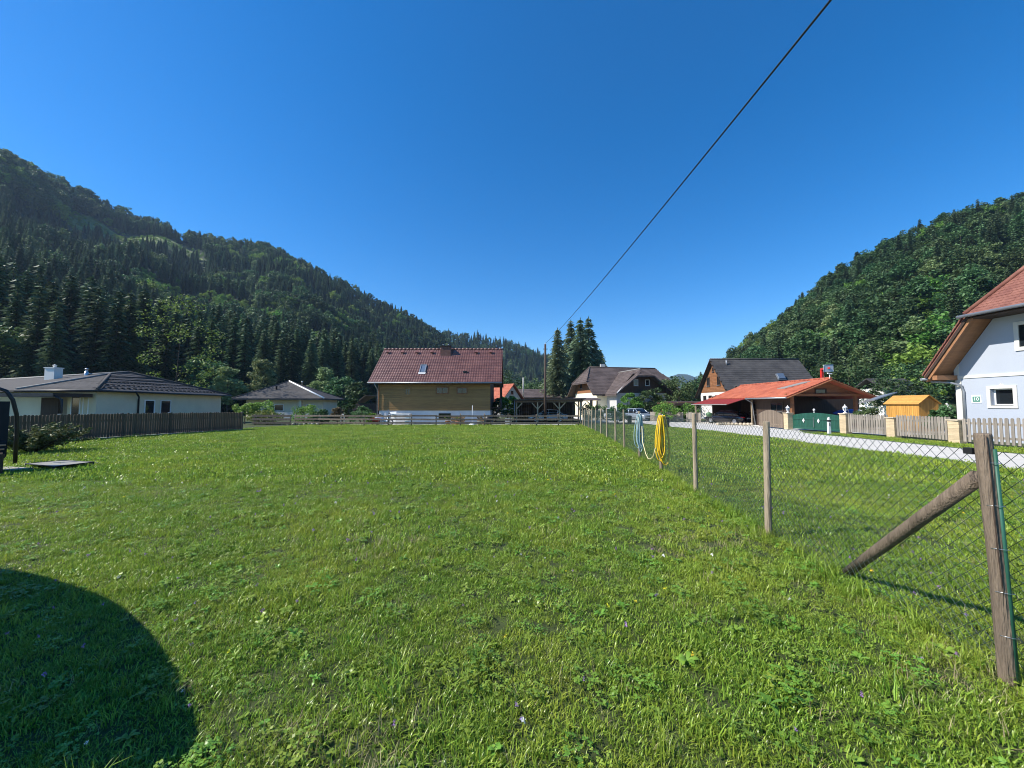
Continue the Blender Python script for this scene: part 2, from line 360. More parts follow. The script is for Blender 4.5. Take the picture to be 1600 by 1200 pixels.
# ------------------------------------------------------------------ tree models
def rot_basis(n):
    a = rng.normal(size=(n, 3)); a /= np.linalg.norm(a, axis=1)[:, None]
    b = rng.normal(size=(n, 3)); b -= (a*b).sum(1)[:, None]*a; b /= np.linalg.norm(b, axis=1)[:, None]
    return a, b
def leaf_quads(c, size, aspect=.6, up=.0):
    n = len(c); a, b = rot_basis(n)
    if up: 
        nrm = np.cross(a, b); nrm[:, 2] = np.abs(nrm[:, 2])+up; nrm /= np.linalg.norm(nrm, axis=1)[:, None]
        a -= (a*nrm).sum(1)[:, None]*nrm; a /= np.linalg.norm(a, axis=1)[:, None]; b = np.cross(nrm, a)
    sz = size*rng.uniform(.6, 1.3, n)[:, None]; a = a*sz; b = b*sz*aspect
    v = np.stack([c-a, c-b*.9+a*.1, c+a, c+b*.9+a*.1], 1).reshape(-1, 3)
    return v, np.arange(4*n).reshape(-1, 4)
def crown_mesh(name, m, H, R0, z0, nclump, nleaf, leaf, seed, flat=1.0, shape='round'):
    global rng; rng = np.random.default_rng(seed); cs = []
    k = 0
    while k < nclump:
        d = rng.normal(size=3); d /= np.linalg.norm(d); rr = rng.uniform(.45, 1.0)**.6
        z = (d[2]*rr*.5+.5)
        w_ = {'round': 1.0, 'egg': 1.15-.75*z, 'column': .9, 'mound': 1.15-.5*z}[shape]
        lump = 1+.22*math.sin(3*math.atan2(d[1], d[0])+seed)+.12*math.sin(5*d[2]+seed*2)
        p = np.array([d[0]*rr*R0*w_*lump, d[1]*rr*R0*w_*lump, z0+(H-z0)*z])
        cr = R0*rng.uniform(.20, .36)
        q = rng.normal(size=(nleaf, 3)); q /= np.linalg.norm(q, axis=1)[:, None]; q *= (cr*rng.uniform(.5, 1.05, nleaf)[:, None]); q[:, 2] *= .7*flat
        cs.append(p+q); k += 1
    c = np.concatenate(cs); c = c[c[:, 2] > z0*.75]
    v, f = leaf_quads(c, leaf, .62, .35)
    return fast_mesh(name, v, f, m)
def trunk_mesh(name, H, r, nb=7, spread=.5, z0=.3, seed=1, m='bark', R0=2):
    rd = random.Random(seed); b = MB(); lean = rd.uniform(-.03, .03)*H
    pts = [(lean*t*t, rd.uniform(-.01, .01)*H*t, H*.8*t-.25*(t == 0)) for t in (0, .06, .2, .4, .65, 1)]
    b.tube(pts, [r*1.35, r*1.05, r*.9, r*.7, r*.42, r*.1], 8)
    for i in range(nb):
        t = z0+(.72-z0)*i/max(1, nb-1); a = i*2.4+rd.uniform(-.4, .4); zz = H*.8*t; L = R0*rd.uniform(.6, .9)
        b.tube([(lean*t*t, 0, zz), (math.cos(a)*L*.5, math.sin(a)*L*.5, zz+L*.30), (math.cos(a)*L, math.sin(a)*L, zz+L*.55)], [r*.38*(1.2-t), r*.25*(1.2-t), r*.06], 5)
    return bezmesh(b, name, m)
def conifer_mesh(name, m, H, R0, seed, levels=34, z0=.08, dens=1.0, droop=.38, q=.5):
    rg = np.random.default_rng(seed); C = []; A = []; B = []
    for i in range(levels):
        t = (i+rg.uniform(-.3, .3))/levels; z = H*(z0+(1-z0)*t); r = R0*max(0.0, 1-max(0, t))**.85*(1+rg.uniform(-.22, .22))+.10
        nb = int((5+7*(1-t))*dens); ph = rg.uniform(0, 6.28)
        for j in range(nb):
            a = ph+6.283*j/nb+rg.uniform(-.25, .25); rb = r*rg.uniform(.65, 1.12); d = np.array([math.cos(a), math.sin(a), 0]); side = np.array([-d[1], d[0], 0])
            ns = max(1, int(rb/q*1.7))
            for k in range(ns):
                u = (k+.6)/ns
                if u < .18 and rb > 1.2: continue
                for sd in (-1, 1):
                    wv = q*(1.15-.55*u)*rg.uniform(.7, 1.2)
                    c = d*rb*u + np.array([0, 0, z - droop*rb*u*u*1.1 + (.12*rb*u if t > .55 else 0)]) + side*sd*wv*.45
                    C.append(c + rg.normal(size=3)*.07*q)
                    A.append((d*.8 + side*sd*.65 + np.array([0, 0, -.35+rg.uniform(-.25, .2)]))*q*rg.uniform(.75, 1.2))
                    B.append((side*sd*.55 - d*.35 + np.array([0, 0, -.55*rg.uniform(.2, 1.4)]))*wv*.62)
    for k in range(6):
        z = H*(.955+.009*k); C.append(np.array([0, 0, z])); a = k*1.1; A.append(np.array([math.cos(a)*.15, math.sin(a)*.15, .5])*q); B.append(np.array([-math.sin(a), math.cos(a), 0])*q*.22)
    C = np.array(C); A = np.array(A); B = np.array(B)
    v = np.stack([C-A*.8, C-B, C+A, C+B], 1).reshape(-1, 3)
    return fast_mesh(name, v, np.arange(len(v)).reshape(-1, 4), m)
def pole_trunk(name, H, r):
    b = MB(); b.tube([(0, 0, -.5), (0, 0, H*.3), (0, 0, H*.75), (0, 0, H*.95)], [r*1.2, r*.85, r*.4, r*.04], 7); return bezmesh(b, name, 'bark')
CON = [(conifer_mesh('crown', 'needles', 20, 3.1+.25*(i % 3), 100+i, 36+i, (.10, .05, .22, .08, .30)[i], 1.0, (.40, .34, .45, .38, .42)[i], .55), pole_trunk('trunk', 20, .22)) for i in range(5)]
BRO = [(crown_mesh('crown', ('leaves', 'leaves', 'leaves_dark', 'leaves', 'leaves_grey')[i], 16, (5.0, 4.3, 4.8, 5.6, 4.0)[i], (3, 4, 3.5, 3, 4)[i], 46, 52, .46, 200+i, 1.0, ('round', 'egg', 'round', 'round', 'egg')[i]), trunk_mesh('trunk', 16, .24, seed=i, R0=4)) for i in range(5)]
BRO.append((crown_mesh('crown', 'leaves_light', 15, 5.4, 2.5, 44, 50, .46, 230, 1.0, 'round'), BRO[0][1]))

# ------------------------------------------------------------------ forest: the largest-looking trees one by one, the rest as one mass
def scatter_hill(f, H, ns, nt_, t0, t1, spacing, species, seed):
    rg = np.random.default_rng(seed); out = []; n = len(H)-1
    for i in range(ns):
        for j in range(nt_):
            s = n*(i+rg.uniform())/ns; t = t0+(t1-t0)*(j+rg.uniform())/nt_
            p = np.array(f(s, t)); e1 = np.array(f(s+.02, t))-p; e2 = np.array(f(s, t+.01))-p
            area = np.linalg.norm(np.cross(e1*50*n/ns, e2*100*(t1-t0)/nt_)); k = area/spacing**2
            m = int(k)+(rg.uniform() < k-int(k))
            for _ in range(m):
                s2 = n*(i+rg.uniform())/ns; t2 = t0+(t1-t0)*(j+rg.uniform())/nt_; q = f(s2, t2)
                if q[1] < 8 or abs(q[0])/q[1] > 1.42: continue
                r = species(s2, t2, q, rg)
                if r: out.append((q, *r))
    return out
def nz2(x, y): return math.sin(x*.021+1.7)*math.sin(y*.017+.4)+.5*math.sin(x*.05-y*.043)
def spL(s, t, q, rg):
    u = nz2(q[0], q[1])
    if 1.6 < s < 3.2 and .77+.03*math.sin(s*7) < t < .93:                      # felled slope with light scrub
        return ('B', 5, rg.uniform(.10, .24)) if rg.uniform() < .8 else None
    if 1.2 < s < 3.2 and .55 < t < .80: return ('C', rg.integers(5), rg.uniform(.34, .52))          # young plantation
    if (2.4 < s < 3.6 and .40 < t < .50) or (3.85 < s < 4.65 and .295 < t < .365): return ('B', 5, rg.uniform(.2, .5)) if rg.uniform() < .85 else None
    if s < 1.9 and t > .80 and rg.uniform() < .8: return ('B', rg.integers(6), rg.uniform(.8, 1.3))
    if t > .95 and s > 1.9 and rg.uniform() < .35: return ('B', rg.integers(5), rg.uniform(.6, 1.0))
    if (u > .75 and rg.uniform() < .6) or rg.uniform() < (.03 if t < .13 else .10): return ('B', rg.integers(6), rg.uniform(.45, 1.0))
    return ('C', rg.integers(5), rg.uniform(.72, 1.22) if t < .13 else rg.uniform(.38, .85))
def spR(s, t, q, rg):
    u = nz2(q[0]*1.6, q[1]*1.6)
    if ((u < -.1 and rg.uniform() < .55) or rg.uniform() < .12) and (t < .82 or rg.uniform() < .12): return ('C', rg.integers(5), rg.uniform(.5, .95))
    return ('B', (0, 1, 2, 3, 2, 0, 4, 5, 3, 1)[rg.integers(10)], rg.uniform(.55, .98))
def spB(s, t, q, rg): return ('C', rg.integers(5), rg.uniform(.7, 1.1)) if rg.uniform() < .7 else ('B', rg.integers(5), rg.uniform(.7, 1.1))
TR = [('L', *r) for r in scatter_hill(fL, HL, 40, 24, 0.0, 1.04, 4.6, spL, 1)] + [('R', *r) for r in scatter_hill(fR, HR, 36, 16, 0.0, 1.05, 5.6, spR, 2)]
TB = [('X', *r) for r in scatter_hill(fB, HB, 24, 10, .2, 1.02, 9.0, spB, 3)]
def appar(r): return r[4]/(r[1][1]+.35*abs(r[1][0]))
pick = {}
for hs_, sp, cnt in (('L', 'C', 210), ('R', 'C', 85), ('L', 'B', 40), ('R', 'B', 250)):
    c = sorted([r for r in TR if r[0] == hs_ and r[2] == sp], key=appar, reverse=True)[:cnt]
    for r in c: pick[id(r)] = True
def put_tree(pair, name, p, sc, rz, label, cat, group, sxy=None):
    o = bpy.data.objects.new(name, None); SC.collection.objects.link(o); o.location = p; o.rotation_euler = (0, 0, rz); o.scale = ((sxy or sc), (sxy or sc), sc)
    tag(o, label, cat, group)
    for me, nm in ((pair[0], 'crown'), (pair[1], 'trunk')):
        c = bpy.data.objects.new(nm, me); SC.collection.objects.link(c); c.parent = o
    return o
INFO = {('L', 'C'): ('spruce_tree', 'dark tall spruce in the shaded forest on the hillside behind the bungalows', 'spruces of the hillside forest behind the bungalows'),
        ('R', 'C'): ('spruce_tree', 'spruce rising among leafy trees on the sunlit hillside behind the red roofs', 'spruces on the sunlit hillside'),
        ('L', 'B'): ('broadleaf_tree', 'leafy tree among the dark spruces on the hillside behind the bungalows', 'leafy trees of the forest behind the bungalows'),
        ('R', 'B'): ('broadleaf_tree', 'round leafy tree on the sunlit hillside behind the red roofs', 'leafy trees on the sunlit hillside')}
PLACE = {'L': ((0, 90, 'above the swing seat'), (90, 180, 'above the white bungalow chimney'), (180, 270, 'above the hipped bungalow slope'), (270, 345, 'above the long bungalow eave'), (345, 420, 'above the gap between the two bungalows'),
               (420, 490, 'above the pyramid roof'), (490, 575, 'left of the timber house'), (575, 690, 'above the timber house roof'), (690, 2000, 'right of the timber house chimney')),
         'R': ((0, 1180, 'above the brown gable'), (1180, 1245, 'above the slate roof'), (1245, 1300, 'left of the basketball hoop'), (1300, 1370, 'above the orange gable'), (1370, 1420, 'left of the yellow hut'), (1420, 1470, 'above the yellow hut'), (1470, 1540, 'left of the blue house'), (1540, 3000, 'above the blue house'))}
SIZE = ((0, .6, 'short'), (.6, .8, 'middling'), (.8, 9, 'tall'))
def tree_label(r, lb):
    x = 800+F*r[1][0]/r[1][1]; el = (r[1][2])/math.hypot(r[1][0], r[1][1])
    pl_ = next((n for a, b, n in PLACE[r[0]] if a <= x < b), PLACE[r[0]][0][2] if x < 0 else PLACE[r[0]][-1][2]); tier = 'at the forest edge' if el < .03 else 'low on the slope' if el < .12 else 'halfway up the slope' if el < .25 else 'high on the slope'
    sz = next(n for a, b, n in SIZE if a <= r[4] < b); kind = {'C': 'spruce', 'B': 'leafy tree'}[r[2]]
    if r[2] == 'B': sz += {2: ' dark green', 4: ' grey green', 5: ' bright green', 1: ' egg-shaped'}.get(int(r[3]), ' round')
    return '%s %s %s, %s' % (sz, kind, tier, pl_)
rt = random.Random(3); rest = []
for r in TR:
    if id(r) in pick:
        nm, lb, grp = INFO[(r[0], r[2])]; p = Vector(r[1]); p.z -= .3; lb = tree_label(r, lb)
        put_tree((CON if r[2] == 'C' else BRO)[r[3]], nm, p, r[4], rt.uniform(0, 6.28), lb, 'tree', grp)
    else: rest.append(r)
rest += TB

PROTO = {}
def proto_collection(name, meshes):
    c = bpy.data.collections.new(name)
    for i, me in enumerate(meshes):
        o = bpy.data.objects.new('%s_%02d' % (name, i), me); c.objects.link(o)
    return c
def scatter(name, pts, rots, scl, idx, coll, label, cat=None):
    me = bpy.data.meshes.new(name); n = len(pts); me.vertices.add(n); me.vertices.foreach_set('co', np.asarray(pts, np.float32).ravel())
    for nm, ty, arr in (('rot', 'FLOAT_VECTOR', rots), ('scl', 'FLOAT_VECTOR', scl)):
        a = me.attributes.new(nm, ty, 'POINT'); a.data.foreach_set('vector', np.asarray(arr, np.float32).ravel())
    a = me.attributes.new('idx', 'INT', 'POINT'); a.data.foreach_set('value', np.asarray(idx, np.int32))
    o = link(name, me); ng = bpy.data.node_groups.new(name, 'GeometryNodeTree')
    ng.interface.new_socket('Geometry', in_out='INPUT', socket_type='NodeSocketGeometry'); ng.interface.new_socket('Geometry', in_out='OUTPUT', socket_type='NodeSocketGeometry')
    N = ng.nodes; L = ng.links.new; gi_ = N.new('NodeGroupInput'); go = N.new('NodeGroupOutput'); ip = N.new('GeometryNodeInstanceOnPoints'); ci = N.new('GeometryNodeCollectionInfo')
    ci.inputs[0].default_value = coll; ci.inputs[1].default_value = True; ci.inputs[2].default_value = True
    def na(nm, ty):
        q = N.new('GeometryNodeInputNamedAttribute'); q.data_type = ty; q.inputs[0].default_value = nm; return q.outputs[0]
    L(gi_.outputs[0], ip.inputs['Points']); L(ci.outputs[0], ip.inputs['Instance']); ip.inputs['Pick Instance'].default_value = True
    L(na('idx', 'INT'), ip.inputs['Instance Index']); L(na('rot', 'FLOAT_VECTOR'), ip.inputs['Rotation']); L(na('scl', 'FLOAT_VECTOR'), ip.inputs['Scale'])
    L(ip.outputs[0], go.inputs[0]); md = o.modifiers.new('scatter', 'NODES'); md.node_group = ng
    tag(o, label, cat, kind='stuff'); return o
fc = proto_collection('forest_tree', [a for a, b in CON]+[a for a, b in BRO])
rg = np.random.default_rng(11)
scatter('forest', [(q[1][0], q[1][1], q[1][2]-.3) for q in rest], [(0, 0, rg.uniform(0, 6.28)) for q in rest], [(q[4],)*3 for q in rest], [q[3]+(5 if q[2] == 'B' else 0) for q in rest], fc,
        'dense mixed forest covering the hills behind the houses', 'forest')
# ------------------------------------------------------------------ grass
def tuft(seed, nb, rad, h0, h1, wid, m='grass', lean=.55, seg=3):
    rg = np.random.default_rng(seed); V_ = []; Q = []
    for i in range(nb):
        a = rg.uniform(0, 6.283); r = rad*math.sqrt(rg.uniform()); c = np.array([math.cos(a)*r, math.sin(a)*r, -.005]); h = rg.uniform(h0, h1)
        b = rg.uniform(0, 6.283); d = np.array([math.cos(b), math.sin(b), 0]); s = np.array([-d[1], d[0], 0]); ln = rg.uniform(.1, 1)**1.3*lean*h*1.6; n0 = len(V_); wd = wid*rg.uniform(.7, 1.3)
        for k in range(seg+1):
            t = k/seg; p = c+d*ln*t*t+np.array([0, 0, h*(t-.28*t*t*min(1, ln/h))]); ww = wd*(1-t**1.8*.93)*.5; V_ += [p-s*ww, p+s*ww]
        for k in range(seg): Q.append((n0+2*k, n0+2*k+1, n0+2*k+3, n0+2*k+2))
    return fast_mesh('tuft', np.array(V_), np.array(Q), m)
def rosette(seed, nl, L, wd, m, tilt=(.15, .8), petiole=.0):
    rg = np.random.default_rng(seed); V_ = []; Q = []
    for i in range(nl):
        a = rg.uniform(0, 6.283); d = np.array([math.cos(a), math.sin(a), 0]); s = np.array([-d[1], d[0], 0]); e = rg.uniform(*tilt); ll = L*rg.uniform(.6, 1.15); n0 = len(V_)
        for k, (t, ww) in enumerate(((0, .12), (.3, .7), (.65, 1), (.9, .55), (1, .08))):
            p = d*ll*t*math.cos(e)+np.array([0, 0, petiole+ll*(math.sin(e)*t-.35*t*t)+.012]); up = np.array([0, 0, .25*wd*ww]); V_ += [p-s*wd*ww*.5+up, p+s*wd*ww*.5+up]
        for k in range(4): Q.append((n0+2*k, n0+2*k+1, n0+2*k+3, n0+2*k+2))
    return fast_mesh('rosette', np.array(V_), np.array(Q), m)
def clover(seed, n, rad, m='broad_weed'):
    rg = np.random.default_rng(seed); V_ = []; Q = []
    for i in range(n):
        a = rg.uniform(0, 6.283); r = rad*math.sqrt(rg.uniform()); c = np.array([math.cos(a)*r, math.sin(a)*r, rg.uniform(.03, .065)]); tl = rg.normal(size=2)*.25; ph = rg.uniform(0, 6.28)
        for k in range(3):
            b = ph+k*2.094; d = np.array([math.cos(b), math.sin(b), tl[0]*math.cos(b)+tl[1]*math.sin(b)]); s = np.array([-d[1], d[0], 0]); L = rg.uniform(.011, .017); n0 = len(V_)
            V_ += [c, c+d*L*.6-s*L*.5, c+d*L*1.15, c+d*L*.6+s*L*.5]; Q.append((n0, n0+1, n0+2, n0+3))
    return fast_mesh('clover', np.array(V_), np.array(Q), m)
def blossom(seed, m, h, r):
    rg = np.random.default_rng(seed); n = 16; c = rg.normal(size=(n, 3))*np.array([r, r, r*.8])*.55+np.array([0, 0, h]); global rng; rng = rg
    v, q = leaf_quads(c, r*.55, .6); st = np.array([[-.0015, 0, 0], [.0015, 0, 0], [.0015, .002, h], [-.0015, .002, h]]); q = np.concatenate([q, np.arange(4)[None]+len(v)]); v = np.concatenate([v, st])
    mi = np.zeros(len(q)); mi[-1] = 1; return fast_mesh('blossom', v, q, None, [m, 'grass'], mi)
GP = [tuft(1, 46, .085, .016, .045, .0058, lean=.75), tuft(2, 44, .080, .015, .040, .0064, lean=.8), tuft(3, 44, .09, .020, .055, .0052, lean=.75), tuft(4, 42, .08, .013, .036, .0072, lean=.9),
      rosette(5, 9, .070, .022, 'broad_weed'), rosette(6, 7, .045, .024, 'broad_weed'), clover(7, 22, .10), clover(8, 16, .09), blossom(9, 'petal_purple', .06, .011), blossom(10, 'petal_white', .055, .012),
      tuft(11, 14, .07, .03, .09, .0032, 'dry_straw', .9), blossom(12, 'petal_yellow', .06, .011),
      tuft(13, 64, .28, .025, .060, .016, lean=.6, seg=2), tuft(14, 64, .30, .02, .055, .019, lean=.7, seg=2), tuft(15, 26, .06, .08, .17, .005, lean=.7)]
gcoll = proto_collection('grass_tuft', GP)
def lawn_ok(x, y):
    if x > 13.1 and x < 17.5: return False
    if x > 19.3: return False
    if y > 23.5 and x > 16: return False
    if -4.2 < x+0 < 99 and y > 42.7: return False
    if y > 36.5: return False
    if x < -21.3-(y-17.8)*-.11 and y > 14: return False
    return True
P = []; RO = []; S = []; I = []
rg = np.random.default_rng(5)
def lump(x, y): return .5+.5*(math.sin(x*2.1+1.3*math.sin(y*1.7))*math.sin(y*2.6+1.1*math.sin(x*1.3)))
def sow(y0, y1, dens, kinds, probs, smin, smax, tilt):
    A = 1.42*(y1*y1-y0*y0); n = int(A*dens); yy = np.sqrt(rg.uniform(y0*y0, y1*y1, n)); xx = rg.uniform(-1.42, 1.42, n)*yy
    kk = rg.choice(kinds, n, p=probs)
    for x, y, k in zip(xx, yy, kk):
        if not lawn_ok(x, y): continue
        g = lump(x, y); s = rg.uniform(smin, smax)*(.78+.45*g)
        if k in (6, 7) and g > .8: k = 2
        if math.sin(x*.9+2.1*math.sin(y*.7))*math.sin(y*1.3+1.7*math.sin(x*.6)) > .80 and rg.uniform() < .55: k = 10 if rg.uniform() < .35 else 3
        P.append((x, y, gz(y))); RO.append((rg.normal()*tilt, rg.normal()*tilt, rg.uniform(0, 6.283))); S.append((s, s, s*rg.uniform(.8, 1.25))); I.append(k)
pr = np.array([.26, .26, .17, .20, .010, .018, .022, .020, .007, .002, .022, .0010, 0, 0, .008])
sow(1.2, 4.5, 340, 15, pr/pr.sum(), .75, 1.25, .12)
sow(4.5, 8.5, 190, 15, pr/pr.sum(), .95, 1.5, .12)
p2 = pr.copy(); p2[:4] *= .6; p2[12:14] = .25
sow(8.5, 15, 75, 15, p2/p2.sum(), .9, 1.5, .1)
p3 = np.zeros(15); p3[12] = .5; p3[13] = .46; p3[10] = .02; p3[4] = .015; p3[11] = .005
sow(15, 36.5, 20, 15, p3/p3.sum(), 1.0, 1.5, .08)
for i in range(900):                                      # longer uncut grass along the wire fence
    y = rg.uniform(1.4, 34); x = 2.8+.1*y+rg.normal()*.10; s = rg.uniform(.8, 1.5)
    P.append((x, y, gz(y))); RO.append((rg.normal()*.15, rg.normal()*.15, rg.uniform(0, 6.28))); S.append((s, s, s)); I.append(14 if rg.uniform() < .8 else 4)
scatter('lawn_grass', P, RO, S, I, gcoll, 'short mown lawn grass with clover and weeds over the whole meadow', 'grass')
# ------------------------------------------------------------------ wire mesh fence
FX = lambda y: 2.8+.1*y
FY = [2.44, 5.06, 7.52, 9.85, 12.2, 14.6, 16.9, 19.2, 21.6, 24.0, 26.4, 28.9, 31.4, 34.0]
fen = thing('wire_fence', G(FX(2.44), 2.44), 'green wire mesh fence on round wooden posts running across the meadow', 'fence')
def post_mesh(name, h, r, m, seed, n=14):
    rd = random.Random(seed); b = MB(); lx, ly = rd.uniform(-.02, .02), rd.uniform(-.02, .02)
    b.tube([(0, 0, -.1), (lx*.2, ly*.2, .1), (lx*.6, ly*.5, h*.5), (lx, ly, h-.012), (lx, ly, h)], [r*1.05, r*1.04, r, r*.96, r*.88], n)
    return bezmesh(b, name, m)
for i, y in enumerate(FY):
    h = 1.50+random.Random(i).uniform(-.03, .03); b = MB(); lx = (-.10, .02, .0, .0, .02, -.01, .01, 0, .02, .03, .03, .02, .03, 0)[i]
    r = .040-(.004 if i > 4 else 0); x = FX(y)+random.Random(i+9).uniform(-.03, .03); z = gz(y)
    if i == 0: T0, B0 = at(1535, 677, 2.44), at(1577, 1066, 2.44); b.tube([B0-V(0, 0, .15)+(B0-T0)*.1, B0, B0.lerp(T0, .5)+V(.008, 0, 0), T0-V(0, 0, .012), T0], [r*1.12, r*1.1, r*1.02, r, r*.93], 18)
    else: b.tube([(x, y, z-.15), (x+lx*.1, y, z+.1), (x+lx*.55, y, z+h*.55), (x+lx, y, z+h-.012), (x+lx, y, z+h)], [r*1.08, r*1.05, r, r*.97, r*.90], 16)
    b.build('post', 'weathered_post' if i == 0 else 'post_wood', fen)
q0, q1 = at(1577, 1066, 2.44), at(1535, 677, 2.44); b = MB()               # long drying crack in the corner post
b.tube([q0.lerp(q1, t)+V(-.018-.012*t+.006*math.sin(t*9), -.0385, 0) for t in lin(.35, .992, 10)], [.001]+[.0030]*8+[.0022], 5); b.build('crack', 'dark_timber', fen)
br = MB(); q0, q1 = gp(1338, 905)+V(-.02, .08, .03), at(1529, 745, 2.50); br.tube([q0, q0.lerp(q1, .33), q0.lerp(q1, .66), q1], [.042, .044, .045, .046], 16); br.build('brace', 'weathered_post', fen)
b = MB(); q0, q1 = at(1591, 1062, 2.40), at(1554, 702, 2.40); b.tube([q0-V(0, 0, .1), q0.lerp(q1, .5), q1], .0105, 10); b.build('steel_post', 'green_metal', fen)
b = MB()
for k in range(5):
    z = .25+.27*k; q = q0.lerp(q1, z/1.42); b.tube([q+V(-.05, .03, 0), q+V(-.02, -.014, .004), q+V(.016, -.012, 0), q+V(.02, .02, 0)], .0018, 5)
b.build('binding_wire', 'steel', fen)
# mesh: every wire is a zigzag that hooks into its neighbours
W2, TOP, BOT = .0425, 1.40, .04; nrow = 32; dzr = (TOP-BOT)/nrow
y_ = -0.6; V_ = []; Q_ = []; col = 0; tri = [(math.cos(a)*.0026, math.sin(a)*.0026) for a in (0.5, 2.6, 4.7)]
while y_ < 34.0:
    for k in range(nrow):
        ya, yb = (y_, y_+W2) if k % 2 == 0 else (y_+W2, y_)
        if col % 2: ya, yb = (y_+W2, y_) if k % 2 == 0 else (y_, y_+W2)
        wob = .006*math.sin(y_*3.1+k*.4); g0 = gz(y_)
        p = (FX(ya)+.062+wob, ya, g0+BOT+dzr*k); q = (FX(yb)+.062+wob, yb, g0+BOT+dzr*(k+1)); n0 = len(V_)
        sc_ = 1.0
        for e in (p, q): V_ += [(e[0]+c_, e[1], e[2]+s_) for c_, s_ in tri]
        Q_ += [(n0, n0+1, n0+4, n0+3), (n0+1, n0+2, n0+5, n0+4), (n0+2, n0, n0+3, n0+5)]
    y_ += W2; col += 1
me = fast_mesh('wire_mesh', np.array(V_)-np.array(fen.location)[None], np.array(Q_), 'wire_green'); o = link('wire_mesh', me, fen); o['kind'] = 'stuff'
for z in (TOP, .62, BOT):
    b = MB(); b.tube([G(FX(y)+.066, y)+V(0, 0, z-.012*math.sin((y % 2.35)/2.35*3.14)) for y in lin(-.6, 34, 60)], .0019, 5); b.build('tension_wire', 'wire_green', fen)
b = MB(); b.box((FX(2.44)-.09, 2.49, TOP-.02), (FX(2.44)-.05, 2.54, TOP+.02)); b.build('wire_tensioner', 'dark_metal', fen)
# ------------------------------------------------------------------ hoses
def hose(name, c, m, zt, loops, r, label, seed, tails):
    rd = random.Random(seed); h = thing(name, G(c[0], c[1]), label, 'hose'); gz0 = gz(c[1])
    for (zb, wx, ox, oy) in loops:
        b = MB(); pts = []
        for k in range(30):
            t = 2*math.pi*k/30; s = math.sin(t); cz = -math.cos(t)
            z = (zt+zb)/2+cz*(zt-zb)/2; f = (.30+.70*((zt-z)/(zt-zb))**.8)
            pts.append((c[0]+ox+s*wx*f, c[1]-.075+oy+.01*math.sin(t*2+seed), gz0+z))
        b.tube(pts, r, 8, closed=True); b.build('loop', m, h)
    for t in tails:
        b = MB(); b.tube(t, r, 8); b.build('tail', m, h)
    b = MB(); b.tube([(c[0], c[1]-.02, gz0+zt-.02), (c[0], c[1]-.13, gz0+zt-.025), (c[0], c[1]-.145, gz0+zt+.03)], .008, 6); b.build('hook', 'steel', h)
    return h
yc = (FX(9.85), 9.85); tc_ = (FX(12.2), 12.2)
hose('garden_hose', tc_, 'hose_teal', 1.40, [(.42, .11, -.04, 0), (.36, .14, 0, -.02), (.30, .10, .04, .01), (.34, .17, -.06, .02), (.40, .07, .02, -.03), (.23, .09, 0, -.01), (.75, .10, -.02, .03)], .011, 'pale teal garden hose coiled over a round fence post', 3, [])
hose('garden_hose', yc, 'hose_yellow', 1.42, [(.30, .10, .02, 0), (.36, .13, -.03, -.02), (.22, .17, .05, .01), (.28, .14, -.05, .02), (.50, .06, .02, -.03), (.42, .09, -.01, -.045), (.18, .16, .07, -.01)], .014, 'bright yellow garden hose coiled over a round fence post', 5, [])
b = MB(); b.tube([at(1003, 666, 12.05), at(1004, 690, 11.7), at(1009, 709, 11.2), at(1013, 717, 10.8), at(1017, 717, 10.3), at(1021, 713, 9.9), at(1024, 700, 9.76)], .010, 8)
tag(b.build('connecting_hose', 'hose_cream', None, G(4.0, 11)), 'thin cream hose sagging between the teal and the yellow coil', 'hose')
# ------------------------------------------------------------------ shade sail added out of frame, cut to the shadow outline on the lawn
SH = [(-1.55, 1.98), (-1.74, 2.22), (-2.21, 2.62), (-2.88, 3.09), (-3.71, 3.54), (-5.28, 4.08), (-6.9, 4.2), (-7.8, 3.3), (-7.3, 2.1), (-5.5, 1.55), (-3.5, 1.62), (-2.2, 1.80), (-1.66, 1.84)]
HS = 1.5; kx = HS/math.tan(SUN_EL); pts = []
n = len(SH)
for i in range(n):
    p0, p1, p2_, p3_ = (np.array(SH[(i+k) % n]) for k in (-1, 0, 1, 2))
    for j in range(4):
        t = j/4; q = .5*((2*p1)+(-p0+p2_)*t+(2*p0-5*p1+4*p2_-p3_)*t*t+(-p0+3*p1-3*p2_+p3_)*t**3)
        pts.append((q[0]-.986*kx, q[1]-.166*kx, HS))
caster = thing('shade_caster', G(-7.2, 2.2), 'dark shade sail added out of view to cast a rounded shadow on the lawn', 'shade sail')
b = MB(); b.slab(pts, (0, 0, -.012)); b.build('canopy', 'caster_fabric', caster)
for p in ((-8.6, 2.2), (-6.4, 1.9), (-7.2, 3.6)):
    b = MB(); b.tube([(p[0], p[1], 0), (p[0], p[1], HS-.02)], .035, 10); b.build('pole', 'dark_metal', caster)
